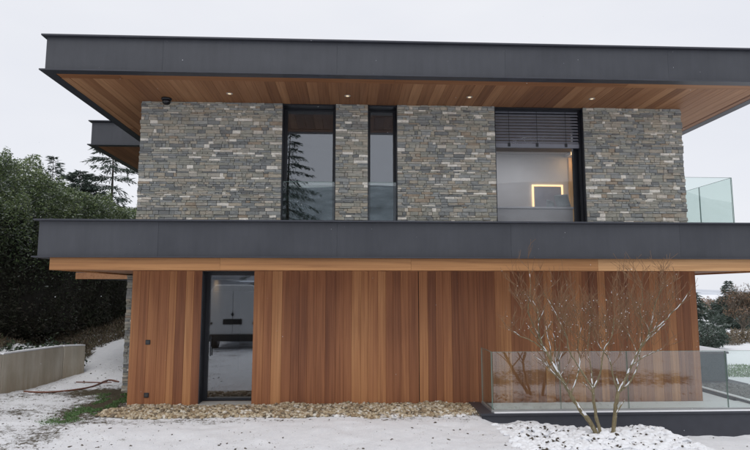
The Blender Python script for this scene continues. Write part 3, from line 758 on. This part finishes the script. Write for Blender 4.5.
# ------------------------------------------------------------------ leaf clouds
def leaf_quads(P, L, W, r, up=.0, D=None):
    """quads of length L, width W at points P with random orientation; returns V,F"""
    n = len(P)
    d = r.normal(size=(n, 3)) if D is None else D + r.normal(size=(n, 3)) * .35
    d[:, 2] += up; d /= np.linalg.norm(d, axis=1)[:, None]
    q = r.normal(size=(n, 3)); s = np.cross(d, q); s /= np.linalg.norm(s, axis=1)[:, None] + 1e-9
    L = np.broadcast_to(L, (n,))[:, None]; W = np.broadcast_to(W, (n,))[:, None]
    V = np.stack([P, P + d * L * .5 + s * W * .5, P + d * L, P + d * L * .5 - s * W * .5], 1)
    F = np.arange(4 * n).reshape(n, 4)
    return V.reshape(-1, 3), F
def cloud(name, P, L, W, mat, parent, seed, tone, up=0, D=None):
    r = np.random.default_rng(seed); V, F = leaf_quads(P, L, W, r, up, D)
    return np_mesh(name, V, F, mat, parent, tone=np.repeat(np.clip(tone, 0, 1), 4))

# grass showing in the sheltered strip at the corner
n = 18000
u = r_.random(n) ** .8; v = r_.normal(size=n) * .6
gx_ = -4.50 - .25 * u + v * .55 * (.45 + .5 * u) - .55 * (1 - u) ** 2; gy_ = 10.35 + 2.75 * u + r_.normal(size=n) * .08
mask = (hash_noise(gx_ * 5, gy_ * 2.2, 11) + .5 * hash_noise(gx_ * 17, gy_ * 17, 12) > .68) & (gx_ < XL - .02) | ((gy_ < 11.3) & (hash_noise(gx_ * 5, gy_ * 3, 11) > .5) & (gx_ < -4.0))
gx_, gy_ = gx_[mask], gy_[mask]
GP = np.stack([gx_, gy_, ground_z(gx_, gy_) - .004], -1)
tag(cloud('grass', GP, r_.uniform(.02, .05, len(GP)), .009, M_grass, None, 12, r_.random(len(GP)), up=1.2), 'bright green grass showing at the corner of the cedar wall', 'grass', kind='stuff')

# ------------------------------------------------------------------ retaining wall, hose
rw = thing('retaining_wall', 'low stained concrete retaining wall on the snowy slope beside the hedge', 'wall', (-7.5, 13.2, 0))
th = .2
def off(p, q, d):
    v = Vector((q[0] - p[0], q[1] - p[1])); v.normalize(); return Vector((-v.y, v.x)) * d
for (p, q, z0, z1) in ((RW[0], RW[1], .86, .855), (RW[1], RW[2], .855, .845), (RW[2], RW[3], .845, .815)):
    o_ = off(p, q, th); m = MB()
    e = (Vector(q) - Vector(p)).normalized() * .006
    p2, q2 = (p[0] + e.x, p[1] + e.y), (q[0] - e.x, q[1] - e.y)
    pts = [p2, q2, (q2[0] + o_.x, q2[1] + o_.y), (p2[0] + o_.x, p2[1] + o_.y)]
    m._add([(a[0], a[1], -.4) for a in pts] + [(pts[0][0], pts[0][1], z0), (pts[1][0], pts[1][1], z1), (pts[2][0], pts[2][1], z1), (pts[3][0], pts[3][1], z0)], [(3, 2, 1, 0), (4, 5, 6, 7), (0, 1, 5, 4), (1, 2, 6, 5), (2, 3, 7, 6), (3, 0, 4, 7)])
    m.build('concrete_panel', M_concrete, rw, bevel=.012)
    m = MB(); i_ = .04
    a1 = [pts[0], pts[1], pts[2], pts[3]]
    m._add([(a[0], a[1], (z0, z1, z1, z0)[k] + .001) for k, a in enumerate(a1)] + [(a[0] * .97 + sum(b[0] for b in a1) / 4 * .03, a[1] * .97 + sum(b[1] for b in a1) / 4 * .03, (z0, z1, z1, z0)[k] + .03) for k, a in enumerate(a1)], [(4, 5, 6, 7), (0, 1, 5, 4), (1, 2, 6, 5), (2, 3, 7, 6), (3, 0, 4, 7)])
    m.build('snow_cap', M_snow, rw)
def gpt(x, y, lift=.015):
    """point of the photograph on the ground"""
    d = _fw + _rt * ((x - 375) / FPX) - _up * ((y - 225) / FPX); z = 0.0
    for _ in range(8):
        p = EYE + d * ((z - EYE.z) / d.z); z = float(ground_z(p.x, p.y))
    return Vector((p.x, p.y, z + lift))
def spline(pts, k=8):
    pts = [Vector(p) for p in pts]; out_ = []
    for i in range(len(pts) - 1):
        a, b, c, d = pts[max(i - 1, 0)], pts[i], pts[i + 1], pts[min(i + 2, len(pts) - 1)]
        for j in range(k):
            t = j / k
            out_.append(.5 * ((2 * b) + (c - a) * t + (2 * a - 5 * b + 4 * c - d) * t * t + (3 * b - a - 3 * c + d) * t ** 3))
    return out_ + [pts[-1]]
tag(MB().tube(spline([gpt(24, 392), gpt(45, 392.5), (gpt(70, 391)), gpt(92, 387), gpt(108, 381), gpt(119, 373)]), .02, 8).build('garden_hose', M_hose, smooth=True), 'brown garden hose curving over the snow to the stone pier', 'hose')
tag(MB().tube(spline([gpt(76, 381), gpt(92, 383), gpt(104, 379), gpt(112, 374)]), .014, 8).build('garden_hose', M_hose, smooth=True), 'short loose end of brown hose lying by the end of the retaining wall', 'hose')

# ------------------------------------------------------------------ hedge
HA, HB = Vector((-11.6, 10.5)), Vector((-8.15, 31.0))
hd = thing('hedge', 'tall dark evergreen hedge on the bank left of the house', 'hedge', (-10, 18, 1.2))
r = np.random.default_rng(21); n = 260000
u = r.random(n); hu = (HB - HA); hl = hu.length; dirx, diry = hu.x / hl, hu.y / hl
topz = 6.25 - .95 * u + .55 * (hash_noise(u * 16, u * 0, 3) - .5) + .5 * (hash_noise(u * 38, u * 0, 4) - .5)
basez = 1.15
ang = r.uniform(-.15, math.pi * .75, n)                  # cross section angle from the house side over the top
inw = r.exponential(.10, n)
inw = np.minimum(inw, .8)
lump = .30 * (hash_noise(u * 30, ang * 3, 5) - .5) + .28 * (hash_noise(u * 75, ang * 7, 6) - .5)
rad = 1 - inw + lump * .55
hw = 1.5
ca_, sa_ = np.cos(ang), np.sin(ang)
cx = np.sign(ca_) * np.abs(ca_) ** .6 * rad * hw; cz = np.sign(sa_) * np.abs(sa_) ** .5 * rad
cx_w = HA.x + hu.x * u + diry * cx; cy_w = HA.y + hu.y * u - dirx * cx
hgt = basez + 1.0 + (topz - basez - 1.0) * cz
Ph = np.stack([cx_w, cy_w, hgt], -1)
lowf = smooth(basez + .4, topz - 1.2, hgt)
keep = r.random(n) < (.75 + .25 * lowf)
tone = (.02 + .62 * lowf + .35 * (rad - .8) + r.normal(size=n) * .15 + .3 * (hash_noise(u * 46, hgt * 1.2, 9) - .5))  # low and inner leaves darker: brown growth plus hedge shade put into tone
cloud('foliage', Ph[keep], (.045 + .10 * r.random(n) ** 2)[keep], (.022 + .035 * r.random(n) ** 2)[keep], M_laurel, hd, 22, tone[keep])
n = 70000                                                # lower, twiggier face towards the house; brown twigs and shade both in its tone
u2 = r.random(n); z2 = 1.1 + 3.4 * r.random(n); o2 = hw * (.93 + .25 * (hash_noise(u2 * 34, z2 * 1.1, 41) - .5) + .2 * (hash_noise(u2 * 90, z2 * 3, 42) - .5)) - r.exponential(.12, n)
P2 = np.stack([HA.x + hu.x * u2 + diry * o2, HA.y + hu.y * u2 - dirx * o2, z2], -1)
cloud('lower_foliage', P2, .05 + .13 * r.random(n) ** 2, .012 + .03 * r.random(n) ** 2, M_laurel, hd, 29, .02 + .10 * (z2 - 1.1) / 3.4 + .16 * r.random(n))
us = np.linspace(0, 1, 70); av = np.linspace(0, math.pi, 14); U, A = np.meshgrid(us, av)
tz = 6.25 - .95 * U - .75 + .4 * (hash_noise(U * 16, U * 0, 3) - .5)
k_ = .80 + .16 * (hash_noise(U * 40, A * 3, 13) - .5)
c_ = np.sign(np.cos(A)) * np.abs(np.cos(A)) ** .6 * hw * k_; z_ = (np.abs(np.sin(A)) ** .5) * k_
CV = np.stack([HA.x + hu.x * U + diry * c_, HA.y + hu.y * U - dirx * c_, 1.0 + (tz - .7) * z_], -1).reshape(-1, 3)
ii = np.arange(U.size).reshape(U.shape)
np_mesh('shaded_core', CV, np.stack([ii[:-1, :-1], ii[:-1, 1:], ii[1:, 1:], ii[1:, :-1]], -1).reshape(-1, 4), plain('shaded_brush', (.020, .018, .013), .95, var=.4, vscale=6), hd)  # closed shell for the twig mass, inner shade put into its near-black colour
st = MB(); rr_ = random.Random(4)
for k in range(90):
    t = rr_.random(); bx0 = HA.x + hu.x * t + rr_.uniform(.3, 1.2); by0 = HA.y + hu.y * t
    st.tube([(bx0, by0, .8), (bx0 + rr_.uniform(-.1, .2), by0 + rr_.uniform(-.3, .3), 2.2), (bx0 + rr_.uniform(-.3, .3), by0 + rr_.uniform(-.6, .6), 4.2)], [.035, .025, .01], 4)
st.build('stem', M_bark, hd)

# dead bracken and ivy on the bank
n = 220000
sx_ = r.uniform(-12.5, -4.6, n); sy_ = r.uniform(10, 27, n)
hx0 = HA.x + hu.x * (sy_ - HA.y) / hu.y
dist = sx_ - hx0
edge = .95 + 1.1 * hash_noise(sy_ * .9, sy_ * 0, 17) + .35 * hash_noise(sy_ * 4, sx_ * 4, 18)
keep = (dist > -.8) & (dist < 1.0 + edge) & ((sx_ < rw_x(sy_) - .25) | (sy_ > 17.5)) | ((sy_ > 19.5) & (sy_ < 24.5) & (sx_ < -4.6))
sx_, sy_ = sx_[keep], sy_[keep]
SP = np.stack([sx_, sy_, ground_z(sx_, sy_) + .28 * r.random(len(sx_)) ** 1.5 * smooth(2.4, .6, sx_ - (HA.x + hu.x * (sy_ - HA.y) / hu.y))], -1)
tag(cloud('dead_bracken', SP, r.uniform(.06, .2, len(SP)), r.uniform(.012, .035, len(SP)), M_scrub, None, 23, r.random(len(SP)), up=.4), 'brown dead bracken covering the bank at the foot of the hedge', 'bracken', kind='stuff')
n = 5200
ix = r.uniform(-9.6, -7.0, n); iy = r.uniform(10.5, 16.2, n)
dd = rw_x(iy) - ix
keep = (dd > .12) & (dd < .5 + .9 * hash_noise(iy * 2.3, iy * 0, 33)) & (hash_noise(ix * 3, iy * 3, 31) > .36)
ix, iy = ix[keep], iy[keep]
tag(cloud('ivy', np.stack([ix, iy, ground_z(ix, iy) + .04 + .16 * r.random(len(ix))], -1), r.uniform(.06, .11, len(ix)), r.uniform(.04, .07, len(ix)), leaf_mat('ivy_leaves', [(0, (.018, .028, .016)), (.6, (.035, .06, .03)), (1, (.07, .10, .05))], .7, .5, .6), None, 24, r.random(len(ix))), 'dark ivy dusted with snow along the top of the retaining wall', 'ivy', kind='stuff')

# ------------------------------------------------------------------ trees
def conifer(name, label, loc, h, rad, seed, mat=M_needle, whorls=24, per=7, droop=.35, base=.08, density=1.0, powr=.85, group=None, rise=.25, nl=(.16, .34), nw=.05):
    rr = np.random.default_rng(seed); x, y, z0 = loc
    t_ = thing(name, label, 'tree', loc, group)
    tp = [(x + .02 * h * math.sin(k * .9 + seed) * .3, y, z0 - .3 + (h + .3) * k / 8) for k in range(9)]
    MB().tube(tp, [max(.012, h * .016 * (1 - k / 8.2)) for k in range(9)], 8).build('trunk', M_darkbark, t_, True)
    P = []; D = []; m = MB()
    for wi in range(whorls):
        t = base + (1 - base) * (wi / (whorls - 1)) ** .9
        z = z0 + h * min(t, .985); L0 = rad * (1 - t) ** powr + .03 * rad
        for b in range(per):
            az = rr.uniform(0, 2 * math.pi); L = L0 * rr.uniform(.6, 1.12)
            el = rise * (t - .3) - droop * .25
            pts = []
            for s in range(6):
                q = s / 5
                pts.append((x + math.cos(az) * L * q, y + math.sin(az) * L * q, z + L * (el * q * 1.3 - droop * q * q + .35 * droop * q ** 3) + rr.normal() * .01 * L))
            m.tube(pts, [max(.004, .011 * L * (1 - .85 * s / 5)) for s in range(6)], 4, False)
            nn = int(max(6, L * 46 * density)); pa = np.array(pts)
            q = rr.random(nn) ** .75; i0 = np.minimum((q * 5).astype(int), 4); fr = q * 5 - i0
            base_p = pa[i0] * (1 - fr[:, None]) + pa[i0 + 1] * fr[:, None]
            side = rr.normal(size=nn) * .20 * L * (1.05 - q * .75)
            base_p = base_p + np.stack([-math.sin(az) * side, math.cos(az) * side, -np.abs(side) * .25 - rr.random(nn) * .05 * L], -1)
            P.append(base_p); D.append(np.stack([np.full(nn, math.cos(az)) - math.sin(az) * np.sign(side) * .6, np.full(nn, math.sin(az)) + math.cos(az) * np.sign(side) * .6, np.full(nn, -.35 - droop * .4)], -1))
    tag(m.build('branches', M_darkbark, t_), kind='stuff')
    P = np.concatenate(P); D = np.concatenate(D)
    cloud('crown', P, rr.uniform(nl[0], nl[1], len(P)), rr.uniform(nw * .6, nw * 1.4, len(P)), mat, t_, seed + 1, rr.random(len(P)) * .8 + .1 * rr.normal(size=len(P)), D=D)
    return t_
def gz(x, y): return float(ground_z(x, y))
p = at(110, 210, 30)
conifer('cedar_tree', 'tall layered cedar with drooping branches behind the hedge', (p.x, 30, gz(p.x, 30)), 9.3, 3.7, 41, whorls=15, per=6, droop=.42, base=.22, powr=.75, density=1.2, rise=.55)
p = at(51, 210, 27)
conifer('slim_pine', 'slim open young pine with sparse twin tops rising above the hedge', (p.x, 27, gz(p.x, 27)), at(51, 156, 27).z - gz(p.x, 27), 1.15, 42, whorls=26, per=4, droop=-.28, base=.35, density=.8, powr=.6, rise=.6)
p = at(78, 210, 29)
conifer('dark_pine', 'dark bushy pine between the slim pine and the cedar', (p.x, 29, gz(p.x, 29)), at(78, 170, 29).z - gz(p.x, 29), 2.2, 43, whorls=20, per=9, droop=-.1, base=.15, density=1.6, powr=.5)
# spruce behind the photographer, mirrored in the tall window
conifer('tall_spruce', 'tall dark spruce reflected in the tall upstairs window', (-4.25, -17.0, gz(-4.25, -17)), 14.6, 4.9, 44, whorls=24, per=9, droop=.38, base=.06, powr=.85, density=.8)
# right hand garden and far trees
conifer('blue_spruce', 'dusky spruce showing just past the corner of the cedar wall', (at(699, 330, 24).x - .15, 24, gz(15, 24) - .4), at(700, 296, 24).z - gz(15, 24) + .6, .95, 45, mat=M_needle, whorls=18, per=7, droop=.2, powr=.7, density=1.1)
conifer('garden_pine', 'dark pine dusted with snow at the far side of the garden', (at(752, 300, 34).x, 34, gz(25, 34)), at(752, 292, 34).z - gz(25, 34), 2.3, 46, mat=M_needle, whorls=20, per=8, droop=.1, powr=.6, density=1.2)

def bush(name, label, loc, rx, rz, seed, mat, nleaf, leaf, cat='bush', group=None, twig=True):
    rr = np.random.default_rng(seed); x, y, z0 = loc
    t_ = thing(name, label, cat, loc, group)
    d = rr.normal(size=(nleaf, 3)); d /= np.linalg.norm(d, axis=1)[:, None]
    k = (1 - rr.exponential(.16, nleaf)).clip(.1, 1.1) * (.82 + .4 * hash_noise(d[:, 0] * 3 + 5, d[:, 1] * 3 + d[:, 2] * 2 + 9, seed))
    P = np.stack([x + d[:, 0] * rx * k, y + d[:, 1] * rx * k, z0 + rz * (1 + d[:, 2] * k * .98)], -1)
    P = P[P[:, 2] > z0]
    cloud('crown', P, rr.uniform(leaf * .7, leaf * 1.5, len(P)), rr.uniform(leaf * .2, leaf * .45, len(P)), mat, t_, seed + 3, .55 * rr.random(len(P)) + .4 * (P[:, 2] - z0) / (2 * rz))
    m = MB(); r2 = random.Random(seed)
    for k in range(9):
        a = r2.uniform(0, 6.28); s = r2.uniform(.3, .8)
        m.tube([(x, y, z0 - .3), (x + math.cos(a) * rx * s * .4, y + math.sin(a) * rx * s * .4, z0 + rz * .7), (x + math.cos(a) * rx * s, y + math.sin(a) * rx * s, z0 + rz * 1.7)], [.05 * rx, .03 * rx, .008 * rx], 5)
    m.build('trunk', M_bark, t_); return t_
def far(x, y, Yd): p = at(x, y, Yd); return (p.x, p.y, p.z)
def bare_tree(name, label, loc, h, seed, tw=2600):
    t_ = thing(name, label, 'tree', loc); rq = random.Random(seed); m = MB(); tips = []
    def go(p, d, L, r0, lv):
        pts = [Vector(p)]; d = Vector(d).normalized()
        for i in range(4):
            d = (d + Vector((rq.gauss(0, .16), rq.gauss(0, .16), rq.gauss(.06, .08)))).normalized(); pts.append(pts[-1] + d * (L / 4))
        m.tube(pts, [max(.006, r0 * (1 - .12 * i)) for i in range(5)], 5 if lv < 2 else 3, False)
        if lv >= 2: tips.extend(pts[1:])
        if lv >= 4: return
        for k in range(4):
            az = rq.uniform(0, 6.283); q = pts[rq.randint(2, 4)]
            go(q, d * .6 + Vector((math.cos(az), math.sin(az), rq.uniform(0, .6))) * .7, L * rq.uniform(.55, .8), r0 * .55, lv + 1)
    for k in range(3):
        az = k * 2.1 + rq.random(); go(loc, Vector((math.cos(az) * .35, math.sin(az) * .35, 1)), h * .36, h * .022, 0)
    m.build('trunk', M_bark, t_)
    q = np.random.default_rng(seed); T = np.array([tuple(p_) for p_ in tips]); T = T[q.integers(0, len(T), tw)] + q.normal(size=(tw, 3)) * .07
    cloud('crown', T, q.uniform(.05, .14, tw), q.uniform(.02, .05, tw), M_russet, t_, seed, q.random(tw), up=.3)
bare_tree('russet_tree', 'russet brown leafless tree across the garden beyond the glass', (*far(743, 345, 28)[:2], gz(20, 28)), 2.9, 51)
conifer('field_spruce', 'small dark green spruce standing behind the russet tree', (*far(731, 320, 40)[:2], gz(25, 40)), 3.1, 1.15, 47, whorls=18, per=8, droop=.2, powr=.7, density=1.3)
conifer('field_fir', 'broad dark green fir beside the low juniper', (*far(721, 330, 44)[:2], gz(25, 44)), 1.7, 1.2, 48, whorls=14, per=9, droop=.15, powr=.6, density=1.5)
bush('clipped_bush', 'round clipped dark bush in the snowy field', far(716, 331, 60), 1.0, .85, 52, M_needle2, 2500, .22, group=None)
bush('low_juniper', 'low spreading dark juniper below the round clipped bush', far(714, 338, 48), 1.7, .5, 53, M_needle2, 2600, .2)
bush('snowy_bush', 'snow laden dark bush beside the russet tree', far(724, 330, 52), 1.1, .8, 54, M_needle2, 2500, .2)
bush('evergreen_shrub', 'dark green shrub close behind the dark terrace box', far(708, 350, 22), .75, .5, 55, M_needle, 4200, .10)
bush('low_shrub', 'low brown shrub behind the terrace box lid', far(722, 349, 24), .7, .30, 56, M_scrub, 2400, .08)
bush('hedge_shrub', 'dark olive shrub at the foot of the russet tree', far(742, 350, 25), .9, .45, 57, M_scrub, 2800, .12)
for k in range(14):
    p = far(698 + k * 5.2, 324 + (k * 37 % 11) * .5, 85 + (k * 53 % 40))
    r3 = random.Random(k)
    bush('distant_tree', 'far off grey tree in the row along the snowy field', (p[0], p[1], gz(p[0], p[1]) - .2), r3.uniform(.9, 1.7), r3.uniform(.8, 1.5), 60 + k, M_russet if k % 3 else M_needle2, 500, .4, 'tree', 'row of far trees along the snowy field')
# green lawn patch seen through the balustrade
n = 9000
lp = [r.uniform(9.9, 13.0, n), r.uniform(14.8, 17.2, n)]
tag(cloud('lawn_patch', np.stack([lp[0], lp[1], ground_z(lp[0], lp[1]) - .005], -1), r.uniform(.04, .09, n), .014, M_grass, None, 70, r.random(n), up=1.0), 'patch of green lawn beyond the terrace kerb', 'grass', kind='stuff')
n = 5200
qx, qy = r.uniform(7.99, 10.5, n), r.uniform(10.7, 13.6, n)
tag(pebbles('planting_bed', np.stack([qx, qy, ground_z(qx, qy) + .02], -1), r.uniform(.015, .05, n), plain('slate_chips', (.16, .16, .155), .9, var=.5, vscale=9), 71, .6), 'grey slate chips and snow in the bed beside the terrace kerb', 'gravel', kind='stuff')

# ------------------------------------------------------------------ the bare multi-stem shrub
sh = thing('bare_shrub', 'bare multi-stemmed shrub with snow on its branches in front of the glass balustrade', 'shrub', tuple(gpt(606, 437, 0)))
rb = random.Random(11)
bark, twig, snowm = MB(), MB(), MB()
clump = []
def tubes(mb, pts, r0, r1, sides, snow):
    snow = min(1, snow * 1.35)
    n_ = len(pts); rad = [(r0 + (r1 - r0) * i / (n_ - 1)) * rb.uniform(.9, 1.12) for i in range(n_)]
    mb.tube(pts, rad, sides)
    if snow > 0:
        i = 0
        while i < n_ - 1:
            L = rb.randint(2, 6)
            if rb.random() < snow:
                seg = pts[i:min(i + L, n_)]; rr2 = rad[i:min(i + L, n_)]
                if len(seg) >= 2:
                    d = seg[-1] - seg[0]; flat = 1 - abs(d.normalized().z)
                    if flat > .08 or rb.random() < .4:
                        k = [max(.0055, a * rb.uniform(.6, .85)) for a in rr2]; k[0] *= .5; k[-1] *= .5
                        snowm.tube([p_ + Vector((-.25 * a, -.35 * a, .60 * a + .003)) for p_, a in zip(seg, rr2)], k, 5)
            i += L
def grow(p0, d, L, r0, lvl):
    n_ = 5 if lvl < 2 else 4
    pts = [Vector(p0)]; d = Vector(d).normalized()
    for i in range(n_):
        d = (d + Vector((rb.gauss(0, .13), rb.gauss(0, .13), rb.gauss(.05, .08)))).normalized()
        pts.append(pts[-1] + d * (L / n_))
    sp = spline(pts, 3)
    if r0 > .0055: tubes(bark, sp, r0, r0 * .5, 6, .5)
    else: twig.tube(sp[::2] if len(sp) > 8 else sp, [max(.0021, r0 * (1 - .7 * i / max(1, len(sp[::2] if len(sp) > 8 else sp) - 1))) for i in range(len(sp[::2] if len(sp) > 8 else sp))], 4, False)
    for q in sp[1:]:
        if rb.random() < (.14 if lvl < 2 else .030) * max(0, min(1, (2.75 - q.z) / 1.3)): clump.append((q.x, q.y, q.z + r0 * .6))
    if lvl >= 3: return
    for k in range((4, 4, 4)[min(lvl, 2)]):
        i = rb.randint(1, n_); q = pts[i]
        az = rb.uniform(0, 6.283); o_ = Vector((math.cos(az), math.sin(az) * .8, rb.uniform(.1, .7)))
        nd_ = (d * .75 + o_ * .75).normalized()
        grow(q, nd_, L * rb.uniform(.5, .8), max(.0026, r0 * rb.uniform(.42, .58)), lvl + 1)
YT = 8.85
def limb(px_pts, r0, r1, spawn=5, lvl=1, snow=.6, L=.55):
    pts = [at(x, y, YT + dy) for (x, y, dy) in px_pts]
    sp = spline(pts, 6); sp = [q + Vector((rb.gauss(0, .003), rb.gauss(0, .003), rb.gauss(0, .002))) for q in sp]
    tubes(bark, sp, r0, r1, 9, snow)
    n_ = len(sp)
    for k in range(spawn):
        i = int(n_ * (.42 + .55 * (k + rb.random() * .8) / spawn)); i = min(i, n_ - 1)
        d = (sp[i] - sp[max(0, i - 4)]).normalized(); az = rb.uniform(0, 6.283)
        o_ = Vector((math.cos(az), math.sin(az), rb.uniform(0, .5)))
        fr = i / n_
        grow(sp[i], d * .7 + o_ * .55, L * .8 * rb.uniform(.7, 1.15), (r0 + (r1 - r0) * fr) * .45, lvl)
    grow(sp[-1], (sp[-1] - sp[-4]).normalized() + Vector((0, 0, .3)), L * .8, r1 * .9, lvl)
limb([(598, 440, 0), (592, 425, .0), (577, 405, .03), (565, 385, .07), (552, 362, .12), (543, 346, .16)], .040, .017, 5, L=.62)
limb([(543, 346, .16), (535, 328, .2), (528, 312, .22), (530, 296, .2)], .016, .007, 5, L=.55)
limb([(548, 354, .14), (534, 342, .1), (520, 336, .05), (513, 331, .0)], .010, .005, 5, L=.4, lvl=2)
limb([(570, 396, .05), (576, 380, .16), (580, 362, .25), (578, 345, .3), (582, 325, .35)], .014, .006, 5, L=.5)
limb([(602, 438, -.02), (597, 420, -.05), (594, 402, -.08), (593, 388, -.1)], .028, .020, 1, L=.3, lvl=3)
limb([(593, 389, -.1), (586, 378, -.1), (577, 364, -.12), (569, 350, -.15), (566, 335, -.15), (558, 318, -.15)], .016, .007, 6, L=.55)
limb([(594, 388, -.1), (599, 376, -.14), (602, 364, -.2), (604, 350, -.22), (612, 335, -.28), (614, 318, -.3)], .015, .006, 6, L=.5)
limb([(593.5, 387, -.1), (592, 374, -.04), (590, 362, .0), (588, 350, .05), (590, 325, .1)], .010, .005, 4, L=.5)
limb([(612, 441, .05), (614, 425, .05), (616, 405, .06), (618, 392, .08)], .034, .026, 1, L=.3, lvl=3)
limb([(618, 392, .08), (613, 376, .1), (611, 364, .13), (606, 354, .15), (600, 347, .18)], .014, .007, 5, L=.5)
limb([(618, 393, .08), (625, 380, .04), (631, 366, .0), (638, 352, -.05), (648, 337, -.1), (660, 325, -.14), (668, 318, -.18)], .022, .008, 7, L=.6)
limb([(619, 392, .08), (628, 384, .12), (636, 370, .2), (640, 352, .26), (642, 335, .3), (640, 312, .34)], .017, .008, 6, L=.6)
limb([(648, 337, -.1), (652, 320, -.1), (655, 305, -.1), (662, 288, -.12)], .011, .006, 5, L=.5)
limb([(631, 366, 0), (642, 358, .1), (655, 352, .2), (664, 348, .26)], .009, .004, 4, L=.4, lvl=2)
# long upright whips
for k in range(95):
    b_ = at(rb.uniform(520, 672), rb.uniform(312, 350), YT + rb.uniform(-.35, .45))
    grow(b_, Vector((rb.gauss(0, .22), rb.gauss(0, .2), 1)), rb.uniform(.28, .62), .0042, 2)
bark.build('stems', M_shrub, sh, True)
twig.build('twigs', M_twig, sh)
tag(snowm.build('snow_on_branches', M_snow, sh, True), kind='stuff')
C_ = np.array(clump); C_ = C_[r.random(len(C_)) < .75]
tag(pebbles('snow_clumps', C_, r.uniform(.003, .0095, len(C_)), M_snow, 90, .8, sh, smooth=True), kind='stuff')

# ------------------------------------------------------------------ white van behind the photographer (mirrored in the door)
VX, VY = -4.45, 1.0; vz = gz(VX, VY) - .06
van = thing('parked_van', 'white panel van reflected in the glass door', 'van', (VX, VY - 2.5, vz))
M_vanw = plain('white_car_paint', (.62, .64, .66), .25, var=.02)
M_rub = plain('black_plastic', (.02, .02, .022), .6)
prof = [(-.96, .42), (.96, .42), (.98, .9), (.96, 1.5), (.88, 2.32), (.72, 2.52), (-.72, 2.52), (-.88, 2.32), (-.96, 1.5), (-.98, .9)]
MB().prism_y([(VX + a, vz + b) for a, b in prof], VY - 3.6, VY).prism_y([(VX + a * .97, vz + min(b, 1.25)) for a, b in prof if b < 1.6] , VY - 5.1, VY - 3.6).build('body', M_vanw, van, bevel=.05)
for s in (-1, 1):
    d_ = MB().box(VX + (.01 if s > 0 else -.84), VX + (.84 if s > 0 else -.01), VY, VY + .035, vz + .62, vz + 2.28).build('rear_door', M_vanw, van, bevel=.02)
    MB().box(VX + s * .80 - .03, VX + s * .80 + .03, VY + .036, VY + .06, vz + 1.0, vz + 1.08).build('hinge', M_rub, d_)
    MB().box(VX + s * .92 - .05, VX + s * .92 + .05, VY - .02, VY + .03, vz + .95, vz + 1.5).build('tail_light', plain('red_lens', (.35, .02, .02), .2), van)
    for yy in (-.9, -4.2):
        wh = MB(); cxw = VX + s * .84
        ring = [(math.cos(a * math.pi / 10) * .34, math.sin(a * math.pi / 10) * .34) for a in range(20)]
        wh.prism_x([(VY + yy + a, vz + .36 + b) for a, b in ring], cxw - .11, cxw + .11)
        w_ = wh.build('wheel', M_rub, van); MB().prism_x([(VY + yy + a * .6, vz + .36 + b * .6) for a, b in ring], cxw - .12, cxw + .12).build('rim', plain('steel', (.4, .4, .42), .35, .8), w_)
    MB().box(VX + s * 1.10 - .1, VX + s * 1.10 + .1, VY - 3.9, VY - 3.8, vz + 1.3, vz + 1.62).build('wing_mirror', M_rub, van)
MB().box(VX - .95, VX + .95, VY - .1, VY + .14, vz + .36, vz + .60).build('bumper', M_rub, van, bevel=.03)
MB().box(VX - .36, VX + .36, VY + .036, VY + .06, vz + 1.0, vz + 1.20).build('plate_recess', M_rub, van)
MB().prism_y([(VX, vz + 1.30), (VX + .06, vz + 1.38), (VX, vz + 1.46), (VX - .06, vz + 1.38)], VY + .036, VY + .06).build('emblem', M_frame, van)
MB().prism_x([(VY - 3.62, vz + 2.2), (VY - 4.35, vz + 1.27), (VY - 3.62, vz + 1.27)], VX - .8, VX + .8).build('cab', plain('dark_windscreen', (.02, .025, .03), .1), van)

# ------------------------------------------------------------------ falling snow
n = 170
fy = r.uniform(3.0, 9.6, n); fx = r.uniform(-.66, .66, n) * fy + .05 * fy; fz = 2.24 + r.uniform(-.28, .52, n) * fy
keep = (fz > ground_z(fx, fy) + .1)
tag(pebbles('snowflakes', np.stack([fx, fy, fz], -1)[keep], (r.uniform(.0010, .0034, n) * (.6 + .05 * fy))[keep], M_snow, 95, 1.2, jitter=.3), 'sparse small snowflakes falling in front of the house', 'snowflakes', kind='stuff')
